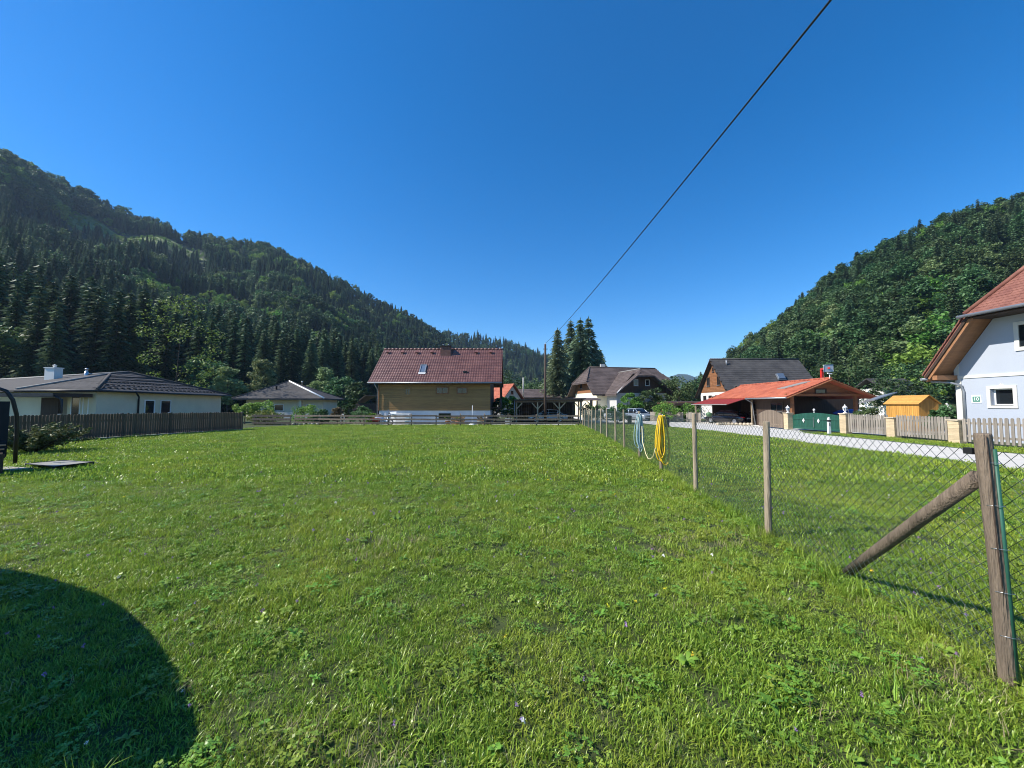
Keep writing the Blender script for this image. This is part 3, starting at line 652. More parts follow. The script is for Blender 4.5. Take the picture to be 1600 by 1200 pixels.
# ------------------------------------------------------------------ things at the left edge of the lawn
s0 = gp(6, 742); sw = thing('garden_swing', s0, 'dark garden swing seat with curved arm and wooden slats', 'swing seat')
X, Y = s0.x, s0.y
b = MB(); arc = [at(24, 714, Y+1.6), at(26, 680, Y+1.5), at(26, 648, Y+1.4), at(20, 625, Y+1.3), at(10, 611, Y+1.2), at(-10, 604, Y+1.1), at(-60, 604, Y+.9)]; arc[0].z = 0
b.tube(arc, .045, 10); b.build('arm', 'dark_metal', sw)
rd_ = V(X, Y, 0).normalized(); fd_ = V(rd_.y, -rd_.x, 0)      # seat turned so that its side faces the lawn
lf_ = -fd_
def sbox(a0, a1, d0, d1, z0, z1, nm, m):
    c = V(X, Y, 0); b = MB(); b.slab([c+lf_*a0+rd_*d0+V(0,0,z0), c+lf_*a1+rd_*d0+V(0,0,z0), c+lf_*a1+rd_*d1+V(0,0,z0), c+lf_*a0+rd_*d1+V(0,0,z0)], (0, 0, z1-z0)); return b.build(nm, m, sw)
sbox(.02, 1.7, 0, .85, .02, .40, 'base', 'dark_timber'); sbox(-.02, 1.7, .95, 1.05, .35, 1.78, 'backrest', 'dark_fabric'); sbox(.0, 1.7, .60, .92, .42, .75, 'cushion', 'dark_fabric')
for k in range(3): sbox(.0+.02*(2-k), 1.7, .0+.16*k, .13+.16*k, .50+.09*k, .53+.09*k, 'slat', 'bench_slat')
sbox(.0, .07, -.02, .05, .402, .50, 'leg', 'dark_timber')
cp = [at(40, 724, 10.45), at(85, 727.5, 9.95), at(146, 722, 10.6), at(100, 719.5, 11.05)]
cot = thing('camp_cot', G(-12.2, 10.6), 'low grey fabric cot on short dark legs lying on the lawn', 'cot')
cp = [V(p.x, p.y, .11+d) for p, d in zip(cp, (.0, .0, .02, .0))]
b = MB(); mid = sum(cp, V(0, 0, 0))/4-V(0, 0, .02); b.add(cp+[mid], [(0,1,4),(1,2,4),(2,3,4),(3,0,4)], True); b.add([p-V(0,0,.015) for p in cp+[mid]], [(4,1,0),(4,2,1),(4,3,2),(4,0,3)], True); b.build('fabric', 'cot_fabric', cot)
b = MB(); b.tube(cp, .014, 8, closed=True); b.build('frame', 'dark_metal', cot)
for p in cp:
    b = MB(); b.tube([p, p-V(0, 0, p.z)], .014, 8); b.build('leg', 'dark_metal', cot)
b = MB(); b.slab([G(-13.6, 10.0)+V(0,0,.05), G(-12.6, 9.8)+V(0,0,.05), G(-12.5, 10.15)+V(0,0,.05), G(-13.5, 10.4)+V(0,0,.05)], (0, 0, -.06)); tag(b.build('paving_slab', 'rock_pale', None, G(-13, 10)), 'pale flat stone slab lying in the grass beside the swing seat', 'slab')
# ------------------------------------------------------------------ dark picket fence on the left
A, B_ = gp(378, 672), gp(78, 691); d = (B_-A); A2 = A; B2 = A+d*1.45
fd = thing('picket_fence', A, 'tall dark brown picket fence in front of the long white bungalow', 'fence')
L_ = (B2-A2).length; dr = (B2-A2).normalized(); rz = math.atan2(dr.y, dr.x); nrm = V(-dr.y, dr.x, 0)
if nrm.dot(-A) < 0: nrm = -nrm
pm = MB(); pm.slab([(-.045, -.011, 0), (.045, -.011, 0), (.045, -.011, 1.14), (.02, -.011, 1.17), (-.02, -.011, 1.17), (-.045, -.011, 1.14)], (0, .022, 0)); pm = bezmesh(pm, 'picket', 'dark_picket')
npk = int(L_/.118)
for i in range(npk):
    p = A2+dr*(i+.5)*.118+nrm*.04; p.z = gz(p.y)+.07+random.uniform(-.012, .012); inst(pm, 'picket', fd, p, rz+random.uniform(-.03, .03), (random.uniform(1.1, 1.26), 1, random.uniform(.985, 1.015)))
for z in (.30, .95):
    b = MB(); b.bar(A2+V(0,0,z), V(B2.x, B2.y, gz(B2.y)+z), .04, .08); b.build('rail', 'dark_picket', fd)
k = int(L_/2.3)
for i in range(k+1):
    p = A2+dr*L_*i/k-nrm*.03; b = MB(); b.box((p.x-.05, p.y-.05, gz(p.y)), (p.x+.05, p.y+.05, gz(p.y)+1.24)); b.build('post', 'dark_picket', fd)
    b = MB(); b.box((p.x-.075, p.y-.075, gz(p.y)+1.24), (p.x+.075, p.y+.075, gz(p.y)+1.27)); b.build('post_cap', 'lead_grey', fd)
b = MB(); b.bar(A2+V(0,0,.03)-nrm*.02, V(B2.x, B2.y, gz(B2.y)+.03)-nrm*.02, .14, .12); b.build('footing', 'concrete', fd)
# ------------------------------------------------------------------ rustic rail fence across the end of the lawn
rf = thing('rail_fence', G(-13, 34.3), 'low weathered rail fence of three boards closing off the far end of the lawn', 'fence')
RFX = [at(x, 660, 34.5).x for x in (449, 491, 530, 568, 607, 644, 682, 720, 757, 797, 838, 872, 903)]
RFY = [35.8, 35.4, 35, 34.6, 34.4, 34.3, 34.3, 34.3, 34.4, 34.4, 34.4, 34.4, 34.4]
for i, (x, y) in enumerate(zip(RFX, RFY)):
    z = gz(y); hh = random.uniform(.98, 1.12); b = MB(); b.tube([(x, y, z-.1), (x+.01, y, z+.5), (x, y, z+hh)], [.055, .05, .045], 9); b.build('post', 'old_wood', rf)
    if i < len(RFX)-1:
        for q, zz in enumerate((.28, .58, .88)):
            x2, y2 = RFX[i+1], RFY[i+1]; b = MB(); j0, j1 = random.uniform(-.025, .025), random.uniform(-.025, .025)
            b.bar((x-.06, y-.06-.01*q, z+zz+j0), (x2+.06, y2-.06-.012*q-.004*(i % 2), gz(y2)+zz+j1), .03, .14); b.build('rail', 'old_wood', rf)
# the offset panel by the garden path
rf2 = thing('rail_fence', G(-22.5, 36.5), 'short weathered rail panel standing in front of the yellow shrub', 'fence panel')
xa, xb = at(396, 660, 36).x, at(452, 660, 36).x
for x in (xa, (xa+xb)/2, xb):
    b = MB(); b.tube([(x, 36.2, gz(36)-.1), (x, 36.2, gz(36)+1.0)], .055, 9); b.build('post', 'old_wood', rf2)
for zz in (.22, .55, .88):
    b = MB(); b.bar((xa-.2, 36.12, gz(36)+zz), (xb+.1, 36.12, gz(36)+zz+random.uniform(-.03, .03)), .035, .19); b.build('rail', 'old_wood', rf2)
# ------------------------------------------------------------------ power line
pb = G(3.45, 40.0); pl = thing('utility_pole', pb, 'tall round wooden utility pole in front of the open carport', 'utility pole')
pt = at(852, 538, 40.0); b = MB(); b.tube([pb-V(0,0,.2), pb+V(0,0,3), pt], [.15, .135, .105], 12); b.build('pole', 'dark_timber', pl)
b = MB(); b.bar(pt-V(.25, 0, .5), pt-V(-.25, 0, .5), .06, .06); b.build('bracket', 'dark_metal', pl)
b = MB(); b.lathe(pt-V(0, 0, 0), [(.03, 0), (.05, .04), (.03, .09), (.045, .13), (.01, .17)], 10); b.build('insulator', 'plastic_white', pl)
wp = []
P1 = pt+V(0, 0, .1); P2 = at(1298, 0, 3.95)
def wy(x):                       # depth where the plane of the cable meets a picture column
    u = (x-800)/F; lo, hi = 2.0, 40
    for _ in range(40):
        m = (lo+hi)/2; xl = P1.x+(P2.x-P1.x)*(P1.y-m)/(P1.y-P2.y)
        if u*m*1.03 > xl: hi = m
        else: lo = m
    return lo
sag = .55
for k in range(41):
    t = k/40*1.45; p = P1.lerp(P2, t) if t <= 1 else P1+(P2-P1)*t
    p = p+V(0, 0, -4*sag*(t/1.45)*(1-t/1.45)*1.0+4*sag*(1/1.45)*(1-1/1.45)*t); wp.append(p)
b = MB(); b.tube(wp, .013, 8); tag(b.build('power_cable', 'wire_black', None, pt), 'thick black overhead cable crossing the blue sky to the pole', 'cable')
# ------------------------------------------------------------------ stone pillars, picket fence and gate along the road
blk = MB(); blk.box((-.2, -.2, 0), (.2, .2, .158)); blk = bezmesh(blk, 'block', 'stone_block')
def pillar(p, n, label, rz=.1):
    t = thing('stone_pillar', p, label, 'pillar', 'stone pillars along the road')
    for i in range(n): inst(blk, 'block', t, p+V(0, 0, .165*i), rz+random.uniform(-.015, .015))
    b = MB(); 
    for i in range(n): b.box((p.x-.175, p.y-.175, p.z+.165*i+.155), (p.x+.175, p.y+.175, p.z+.165*i+.166))
    b.build('mortar', 'mortar', t)
    b = MB(); b.box((p.x-.24, p.y-.24, p.z+.165*n), (p.x+.24, p.y+.24, p.z+.165*n+.05)); b.build('cap', 'curb_stone', t); return p+V(0, 0, .165*n+.05)
def lantern(p, label):
    t = thing('post_lantern', p, label, 'lantern'); b = MB(); b.lathe(p, [(.11, 0), (.11, .03), (.05, .06), (.04, .12), (.07, .15)], 10); b.build('foot', 'plastic_white', t)
    b = MB(); b.lathe(p, [(.075, .15), (.105, .34)], 6); b.build('glass', 'pane_sky', t)
    for k in range(6):
        a = k*math.pi/3; b = MB(); b.bar(p+V(.08*math.cos(a), .08*math.sin(a), .15), p+V(.11*math.cos(a), .11*math.sin(a), .345), .018, .018); b.build('bar', 'plastic_white', t)
    b = MB(); b.lathe(p, [(.135, .34), (.125, .36), (.05, .45), (.02, .47), (.022, .51), (.005, .54)], 10); b.build('roof', 'plastic_white', t)
pA = gp(1232, 671); pB = gp(1322, 677); pC = gp(1397, 683); pD = gp(1497, 692.5)
t1 = pillar(pA, 7, 'stone block pillar between the wooden gate and the green gate'); t2 = pillar(pB, 7, 'stone block pillar with white lantern between green gate and picket fence')
pillar(pC, 6, 'plain stone block pillar in the middle of the grey picket fence'); pillar(pD, 6, 'stone block pillar nearest to the pale blue house')
lantern(t1, 'white carriage lantern on the pillar beside the wooden gate'); lantern(t2, 'white carriage lantern on the pillar beside the grey picket fence')
gpk = MB(); gpk.slab([(-.055, -.012, 0), (.055, -.012, 0), (.055, -.012, .95), (.04, -.012, .985), (0, -.012, 1.0), (-.04, -.012, .985), (-.055, -.012, .95)], (0, .024, 0)); gpk = bezmesh(gpk, 'picket', 'grey_picket')
def road_fence(a, b_, step, label, h0=1.05, arch=0., wd=1.0):
    t = thing('picket_fence', a, label, 'fence', 'grey picket fence sections along the road'); d = b_-a; L = d.length; dr = d.normalized(); rz = math.atan2(d.y, d.x); nn = V(-dr.y, dr.x, 0)
    if nn.dot(-a) < 0: nn = -nn
    n = int(L/step)
    for i in range(n):
        u = (i+.5)/n; p = a+d*u+nn*.035; p.z = gz(p.y)+.1; h = h0+arch*4*u*(1-u)+random.uniform(-.015, .015); inst(gpk, 'picket', t, p, rz+random.uniform(-.04, .04), (wd*random.uniform(.9, 1.1), 1, h))
    for z in (.35, .9):
        c = MB(); c.bar(V(a.x, a.y, gz(a.y)+z), V(b_.x, b_.y, gz(b_.y)+z), .04, .09); c.build('rail', 'grey_picket', t)
    return t
dB = (pC-pB).normalized()*.22; road_fence(pB+dB, pC-dB, .150, 'weathered grey picket fence section beside the green gate')
dC = (pD-pC).normalized()*.22; road_fence(pC+dC, pD-dC, .150, 'weathered grey picket fence section in front of the yellow hut')
pE = V(pD.x-.25, 8.0, 0); dD = (pE-pD).normalized()*.22; road_fence(pD+dD, pE, .18, 'widely spaced picket fence section in front of the pale blue house', 1.0, .12)
# green double gate
g0, g1 = pA+V(.24, -.1, 0), pB+V(-.18, .15, 0); gt = thing('driveway_gate', (g0+g1)/2, 'dark green double gate with two white diamonds between stone pillars', 'gate')
d = g1-g0; rz = math.atan2(d.y, d.x); L = d.length; nb = 34; nn = V(d.y, -d.x, 0).normalized()
gb = MB(); gb.box((-.5, -.012, 0), (.5, .012, 1)); gbm = bezmesh(gb, 'board', 'gate_green')
for i in range(nb):
    u = (i+.5)/nb; v = u*2 % 1; h = .93+.16*math.sin(math.pi*u); p = g0+d*u; p.z = gz(p.y)+.12; inst(gbm, 'board', gt, p, rz, (L/nb*.93, 1, h))
for q in (0, 1):
    a, b_ = g0+d*(.5*q+.005), g0+d*(.5*q+.495); 
    for z, hh in ((.16, .14), (.80, .10)):
        c = MB(); c.bar(V(a.x, a.y, gz(a.y)+z)+nn*.03, V(b_.x, b_.y, gz(b_.y)+z)+nn*.03, .03, hh); c.build('crossbar', 'gate_green', gt)
    m_ = g0+d*(.42 if q == 0 else .66); m_ = g0+d*(.28 if q == 0 else .60); zc = gz(m_.y)+.68; e = d.normalized(); c = MB()
    c.slab([m_+nn*.05+V(0,0,zc-m_.z-.15), m_+nn*.05+e*.1+V(0,0,zc-m_.z), m_+nn*.05+V(0,0,zc-m_.z+.15), m_+nn*.05-e*.1+V(0,0,zc-m_.z)], nn*.015); dm = c.build('diamond', 'plastic_white', gt)
    c = MB(); c.slab([m_+nn*.068+V(0,0,zc-m_.z-.05), m_+nn*.068+e*.035+V(0,0,zc-m_.z), m_+nn*.068+V(0,0,zc-m_.z+.05), m_+nn*.068-e*.035+V(0,0,zc-m_.z)], nn*.004); c.build('inset', 'gate_green', dm)
m_ = g0+d*.5; c = MB(); c.bar(V(m_.x, m_.y, gz(m_.y)+.25)+nn*.06, V(m_.x, m_.y, gz(m_.y)+.9)+nn*.06, .03, .03); c.build('drop_bolt', 'steel', gt)
c = MB(); c.lathe(V(m_.x, m_.y, gz(m_.y)+1.21), [(.05, 0), (.02, .03), (.02, .12), (.075, .18), (.06, .24), (.01, .28)], 9); c.build('finial', 'plastic_white', gt)
# brown wooden gate
w0, w1 = at(1186, 666, 33.0), pA-V(.25, -.15, 0); w0.z = gz(33); wg = thing('wooden_gate', (w0+w1)/2, 'brown board gate with arched top beside the parked black car', 'gate')
d = w1-w0; rz = math.atan2(d.y, d.x); nb = 24; wbm = MB(); wbm.box((-.5, -.012, 0), (.5, .012, 1)); wbm = bezmesh(wbm, 'board', 'brown_timber'); wbm.materials[0] = M['old_wood']
for i in range(nb):
    u = (i+.5)/nb; p = w0+d*u; p.z = gz(p.y)+.08; inst(wbm, 'board', wg, p, rz, (d.length/nb*.95, 1, 1.0+.34*math.sin(math.pi*min(1, u*1.02))))
c = MB(); c.bar(V(w0.x, w0.y, gz(w0.y)+.3), V(w1.x, w1.y, gz(w1.y)+.3), .04, .1); c.build('rail', 'old_wood', wg)
# marker post
p = gp(1297, 679.5); t = thing('marker_post', p, 'white roadside marker post with black band in front of the green gate', 'marker post')
c = MB(); c.slab([p+V(-.075, 0, 0), p+V(.075, 0, 0), p+V(.06, 0, .78), p+V(-.06, 0, .78)], (0, .1, 0)); c.slab([p+V(-.06, -.002, .78), p+V(.06, -.002, .78), p+V(.06, -.002, .86), p+V(0, -.002, 1.0), p+V(-.06, -.002, .86)], (0, .1, 0)); c.build('body', 'plastic_white', t)
c = MB(); c.box((p.x-.07, p.y-.012, p.z+.74), (p.x+.07, p.y+.112, p.z+.84)); c.build('band', 'plastic_black', t)
c = MB(); c.box((p.x-.018, p.y-.02, p.z+.50), (p.x+.018, p.y-.001, p.z+.66)); c.build('reflector', 'plastic_black', t)
# ------------------------------------------------------------------ houses
def window(par, c, ex, nn, w_, h_, fm='trim_white', pm='pane', fw=.08, proud=.05, bars=0, sill=True):
    c = Vector(c); ex = Vector(ex).normalized(); nn = Vector(nn).normalized(); up = V(0, 0, 1); b = MB()
    for s in (-1, 1):
        b.bar(c+ex*s*(w_-fw)/2-up*h_/2+nn*proud/2, c+ex*s*(w_-fw)/2+up*h_/2+nn*proud/2, proud+.001, fw, ex)
        b.bar(c+up*s*(h_-fw)/2-ex*(w_/2-fw)+nn*(proud/2-.002), c+up*s*(h_-fw)/2+ex*(w_/2-fw)+nn*(proud/2-.002), proud, fw)
    for k in range(bars):
        u = (k+1)/(bars+1)-.5; b.bar(c+ex*u*w_-up*(h_/2-fw)+nn*proud*.4, c+ex*u*w_+up*(h_/2-fw)+nn*proud*.4, proud*.7, .05, ex)
    wo = b.build('window', fm, par); g = MB(); q = [c+ex*a*(w_/2-fw*.5)+up*e*(h_/2-fw*.5)+nn*.008 for a, e in ((-1,-1),(1,-1),(1,1),(-1,1))]
    g.slab(q, nn*.006); off = Vector(par.location); po = g.build('pane', pm, wo, off)
    po.location = (0, 0, 0); po.parent = wo
    if sill: b = MB(); b.bar(c-up*(h_/2+.03)-ex*(w_/2+.05)+nn*.06, c-up*(h_/2+.03)+ex*(w_/2+.05)+nn*.06, .14, .05); so_ = b.build('sill', 'lead_grey', wo, off); so_.location = (0, 0, 0)
    return wo
def part(par, name, m, fn):
    b = MB(); fn(b); return b.build(name, m, par)
def cap(par, a, b_, r, m, name='ridge_cap'):
    b = MB(); b.tube([a, b_], r, 8); return b.build(name, m, par)

# ---- wooden house with the dark red tiled roof
h = thing('wooden_house', G(-7.7, 38.5), 'honey coloured timber house with dark red tiled roof behind the rail fence', 'house')
ez = at(575, 597, 37.8).z; rzv = at(690, 546.5, 42.4).z; xl, xr = at(575, 597, 37.8).x, at(783.5, 597, 37.8).x
eL, eR, rL, rR, bL, bR = V(xl, 37.8, ez), V(xr, 37.8, ez), V(xl, 42.4, rzv), V(xr, 42.4, rzv), V(xl, 47, ez), V(xr, 47, ez)
wl, wr = at(592, 640, 38.6).x, at(766, 640, 38.6).x; g0_ = gz(38.5)
rf_ = part(h, 'roof', 'roof_oxblood', lambda b: (b.slab([eL, eR, rR, rL], (0, 0, -.14)), b.slab([rL, rR, bR, bL], (0, 0, -.14))))
b = MB(); b.tiles([eL, eR, rR, rL], (1, 0, 0), .25, .29, .016, False, .014); o = b.build('roof_tiles', 'roof_oxblood', h); o['kind'] = 'stuff'
b = MB(); b.tiles([bL, bR, rR, rL], (1, 0, 0), .5, .4, .03, False, .028); o = b.build('roof_tiles', 'roof_oxblood', h); o['kind'] = 'stuff'
for i in range(32):
    u0 = i/32; b = MB(); p = rL.lerp(rR, u0)+V(0, 0, .05); q = rL.lerp(rR, u0+1.06/32)+V(0, 0, .06); b.tube([p, q], .105, 8); b.build('ridge_tile', 'roof_oxblood', h)
zb0 = at(700, 641.5, 38.6).z
for i in range(15):
    z0 = zb0+(ez+.45-zb0)*i/15; z1_ = zb0+(ez+.45-zb0)*(i+1)/15; part(h, 'board', 'honey_board', lambda b: b.box((wl, 38.6-random.uniform(0, .006), z0+.006), (wr, 38.68, z1_-.008)))
for i, s in enumerate((wl, wr)):                         # gable walls
    def gab(b, s=s, i=i):
        y0, y1 = 38.69, 46.3; k = (rzv-ez)/4.6; zz = lambda y: (ez-.16+k*(min(y-37.8, 47-y)))
        b.slab([V(s, y0, zb0), V(s, y1, zb0), V(s, y1, zz(y1)), V(s, 42.4, zz(42.4)), V(s, y0, zz(y0))], (.1 if i == 0 else -.1, 0, 0))
    part(h, 'gable_wall', 'honey_board' if i == 0 else 'dark_timber', gab)  # right gable: its shade is put into the dark colour
part(h, 'back_wall', 'honey_board', lambda b: b.box((wl, 46.2, zb0), (wr, 46.3, ez+.3)))
part(h, 'soffit', 'dark_timber', lambda b: b.slab([V(xl+.1, 37.9, ez-.16), V(xr-.1, 37.9, ez-.16), V(xr-.1, 38.58, ez-.1), V(xl+.1, 38.58, ez-.1)], (0, 0, -.04)))
part(h, 'plinth', 'render_plinth', lambda b: b.box((wl+.02, 38.64, g0_-.2), (wr-.02, 46.25, zb0-.004)))
part(h, 'gutter', 'lead_grey', lambda b: b.tube([eL+V(-.05, -.07, -.06), eR+V(.05, -.07, -.06)], .07, 8))
part(h, 'downpipe', 'lead_grey', lambda b: b.tube([V(wl-.15, 37.75, ez-.08), V(wl-.15, 37.75, ez-.3), V(wl-.12, 38.45, ez-.7), V(wl-.12, 38.45, g0_+.1)], .05, 8))
part(h, 'corner_post', 'soffit_wood', lambda b: b.box((wl-.09, 38.55, zb0), (wl-.004, 38.7, ez-.05)))
for x, y, w_, h__ in ((637, 612, .6, .75), (691, 610, 1.3, .75), (722, 610.5, 1.1, .7)):
    p = at(x, y, 38.6); window(h, V(p.x, 38.59, p.z), (1, 0, 0), (0, -1, 0), w_, h__, 'honey_board' if x < 650 else 'brown_timber', 'pane', .10, bars=1, sill=False)
p = at(695, 650, 38.64); window(h, V(p.x, 38.63, p.z), (1, 0, 0), (0, -1, 0), 1.2, .55, 'dark_timber', 'pane', .06)
cb = at(696.5, 562, 41.6)
ch = part(h, 'chimney', 'chimney_brown', lambda b: b.box((cb.x-.55, 41.4, cb.z-.4), (cb.x+.55, 42.2, at(696, 541.5, 41.6).z)))
def sub(par, name, m, fn):
    b = MB(); fn(b); root = par.parent; o = b.build(name, m, par, Vector(root.location)); o.location = (0, 0, 0); return o
sub(ch, 'chimney_cap', 'dark_metal', lambda b: b.box((cb.x-.62, 41.33, at(696, 541.5, 41.6).z), (cb.x+.62, 42.27, at(696, 541.5, 41.6).z+.08)))
sub(ch, 'flashing', 'lead_grey', lambda b: b.box((cb.x-.58, 41.30, cb.z-.22), (cb.x+.58, 41.398, cb.z+.12)))
for dx in (-.3, .25): sub(ch, 'flue', 'steel', lambda b: b.lathe(V(cb.x+dx, 41.8, at(696, 541.5, 41.6).z+.08), [(.09, 0), (.09, .12), (.12, .13), (.02, .2)], 8))
def on_roof(x, y):
    lo, hi = 37.8, 42.4
    for _ in range(40):
        m = (lo+hi)/2
        if at(x, y, m).z > ez+(rzv-ez)*(m-37.8)/4.6: lo = m
        else: hi = m
    return at(x, y, lo)
sk = [on_roof(x, y)+V(0, -.06, .08) for x, y in ((655.5, 583), (664, 583), (666.5, 571.5), (658.5, 571.5))]
part(h, 'skylight', 'lead_grey', lambda b: [b.bar(sk[i], sk[(i+1) % 4], .10, .12) for i in range(4)]); part(h, 'skylight_pane', 'pane_sky', lambda b: b.slab([sk[0], sk[1], sk[2], sk[3]], (0, .02, -.03)))
part(h, 'flashing', 'plastic_white', lambda b: b.slab([sk[0]+V(-.08, -.16, -.14), sk[1]+V(.08, -.16, -.14), sk[1]+V(.08, -.02, -.0), sk[0]+V(-.08, -.02, -.0)], (0, .01, -.02)))
for x in (606, 629, 652, 675, 744, 767):
    p = on_roof(x, 553); part(h, 'roof_vent', 'roof_oxblood', lambda b: b.slab([p+V(-.16, -.12, .08), p+V(.16, -.12, .08), p+V(.13, .15, .34), p+V(-.13, .15, .34)], (0, -.05, .10)))
p = on_roof(727, 583); part(h, 'roof_vent', 'dark_metal', lambda b: b.box((p.x-.22, p.y-.1, p.z+.05), (p.x+.22, p.y+.1, p.z+.22)))
bal = part(h, 'balcony', 'dark_timber', lambda b: (b.box((wr+.004, 39.9, 1.3), (wr+1.0, 46.0, 1.42)), b.box((wr+.94, 39.9, 1.42), (wr+1.0, 46, 2.35))))
for k in range(3): sub(bal, 'bracket', 'dark_timber', lambda b: b.tube([V(wr+.02, 40.1+2.8*k, .1), V(wr+.35, 40.1+2.8*k, .55), V(wr+.8, 40.1+2.8*k, 1.28)], .07, 6))
for k in range(3): sub(bal, 'post', 'dark_timber', lambda b: b.bar(V(wr+.97, 40.0+2.8*k, 2.35), V(wr+.97, 40.0+2.8*k, ez+.25), .1, .1))

# ---- open carport beside it
cpz = at(855, 624, 42).z; X4 = [at(x, 640, 42).x for x in (807, 840, 874, 907)]; g4 = gz(42)
c4 = thing('carport', G(4, 42), 'open timber carport with flat dark roof and braced posts behind the pole', 'carport')
part(c4, 'roof', 'roof_anthracite', lambda b: b.slab([V(X4[0]-.3, 41.5, cpz-.02), V(X4[3]+.5, 41.5, cpz+.12), V(X4[3]+.5, 47.6, cpz-.05), V(X4[0]-.3, 47.6, cpz-.15)], (0, 0, -.10)))
part(c4, 'beam', 'old_wood', lambda b: b.bar(V(X4[0]-.2, 42, cpz-.26), V(X4[3]+.3, 42, cpz-.14), .12, .22))
for x in X4:
    part(c4, 'post', 'pale_wood', lambda b: b.bar(V(x, 42, g4), V(x, 42, cpz-.34), .14, .14, (0, 1, 0)))
    for s in (-1, 1):
        if (x == X4[0] and s < 0): continue
        part(c4, 'brace', 'pale_wood', lambda b: b.bar(V(x+s*.06, 42, cpz-1.0), V(x+s*.62, 42, cpz-.38), .1, .1, (0, 1, 0)))
    part(c4, 'post', 'old_wood', lambda b: b.bar(V(x, 47.2, g4), V(x, 47.2, cpz-.34), .14, .14, (0, 1, 0)))
for i in range(26): part(c4, 'wall_board', 'dark_timber', lambda b: b.box((X4[0]-.1+i*(X4[3]-X4[0]+.2)/26, 47.3+.004*(i % 2), g4+.05), (X4[0]-.1+(i+.93)*(X4[3]-X4[0]+.2)/26, 47.34+.004*(i % 2), cpz-.3)))  # added dark boards standing in for the shade inside the carport
part(c4, 'downpipe', 'lead_grey', lambda b: b.tube([V(X4[0]-.22, 41.6, cpz-.1), V(X4[0]-.22, 41.8, g4)], .04, 8))

# ---- small house with bright red roof
h = thing('small_house', G(0, 62), 'small grey rendered house with bright red roof half hidden by the timber house', 'house')
az = at(800, 600.5, 62).z; ap = V(0, 62, az); d1 = V(.72, .69, 0); d2 = V(-.69, .72, 0); W3 = 2.7
Le, Re = ap-d1*W3-V(0, 0, W3*1.0), ap+d1*W3-V(0, 0, W3*1.0); K = 8
f0 = -d2*.5
part(h, 'wall', 'render_grey', lambda b: (b.slab([ap-V(0,0,.1), Le+V(0,0,-.05)+d1*.3, V(Le.x, Le.y, -.3)+d1*.3, V(Re.x, Re.y, -.3)-d1*.3, Re+V(0,0,-.05)-d1*.3], d2*.15), b.slab([Le+d1*.3, V(Le.x, Le.y, -.3)+d1*.3, V(Le.x, Le.y, -.3)+d1*.3+d2*K, Le+d1*.3+d2*K], d1*.1)))
part(h, 'roof', 'roof_orange', lambda b: (b.slab([Le+f0, ap+f0+V(0,0,.1), ap+d2*K+V(0,0,.1), Le+d2*K], (0, 0, -.12)), b.slab([ap+f0+V(0,0,.1), Re+f0, Re+d2*K, ap+d2*K+V(0,0,.1)], (0, 0, -.12))))
b = MB(); b.tiles([Le+f0, Le+d2*K, ap+d2*K+V(0,0,.1), ap+f0+V(0,0,.1)], d2, .35, .35, .03); o = b.build('roof_tiles', 'roof_orange', h); o['kind'] = 'stuff'
window(h, ap-V(0, 0, 1.35)-d2*.01, d1, -d2, .55, .6, 'dark_timber')
part(h, 'chimney_pipe', 'concrete', lambda b: b.tube([at(817.5, 622, 66), at(817.5, 590, 66)], .11, 8))

# ---- long brown roofed barn
h = thing('barn', G(6, 72), 'long low barn with brown roof behind the carport', 'barn')
z1_, z0 = at(850, 608, 76).z, at(850, 621, 71).z; xa, xb = at(803, 610, 76).x, at(893, 610, 76).x
part(h, 'roof', 'roof_dark_brown', lambda b: (b.slab([V(xa, 71, z0), V(xb, 71, z0), V(xb, 76, z1_), V(xa+.6, 76, z1_)], (0, 0, -.15)), b.slab([V(xa+.6, 76, z1_), V(xb, 76, z1_), V(xb, 81, z0), V(xa, 81, z0)], (0, 0, -.15))))
b = MB(); b.tiles([V(xa, 71, z0), V(xb, 71, z0), V(xb, 76, z1_), V(xa+.6, 76, z1_)], (1, 0, 0), .5, .45, .03); o = b.build('roof_tiles', 'roof_dark_brown', h); o['kind'] = 'stuff'
part(h, 'wall', 'old_wood', lambda b: b.box((xa+.5, 71.6, -.3), (xb-.5, 80.4, z0)))

# ---- old farmhouse with half-hipped roof
h = thing('farmhouse', G(16, 60), 'old cream farmhouse with half-hipped brown roof and timber gable', 'house')
g = V(-.2, .98, 0); e = V(.98, .2, 0); C1 = V(12.75, 57.5, 0); Wd, Ln = 9.2, 13.0; ez = at(945, 616, 56.5).z; rz_ = at(960, 574, 62.3).z
def fh(a, b_, z): return C1+e*a+g*b_+V(0, 0, z)
ov = .9; k = (rz_-ez)/(Wd/2+ov); hz = rz_-2.6; hb = (hz-ez)/k-ov
rA, rB = fh(.75, Wd/2, rz_), fh(Ln-.5, Wd/2, rz_)
hA0, hA1 = fh(-1.1, hb, hz), fh(-1.1, Wd-hb, hz); hB0, hB1 = fh(Ln+1.0, hb, hz), fh(Ln+1.0, Wd-hb, hz)
FE = [fh(-1.1, -ov, ez), fh(Ln+1, -ov, ez)]; BE = [fh(-1.1, Wd+ov, ez), fh(Ln+1, Wd+ov, ez)]
P_f = [FE[0], FE[1], hB0, rB, rA, hA0]; P_b = [BE[0], BE[1], hB1, rB, rA, hA1]
part(h, 'roof', 'roof_dark_brown', lambda b: (b.slab(P_f, (0, 0, -.2)), b.slab(P_b, (0, 0, -.2)), b.slab([hA0, hA1, rA], (0, 0, -.2)), b.slab([hB0, hB1, rB], (0, 0, -.2))))
b = MB(); b.tiles(P_f, e, .42, .38, .03); b.tiles([hA0, hA1, rA], g, .42, .38, .03); b.tiles([hB0, hB1, rB], g, .42, .38, .03); o = b.build('shingles', 'roof_dark_brown', h); o['kind'] = 'stuff'
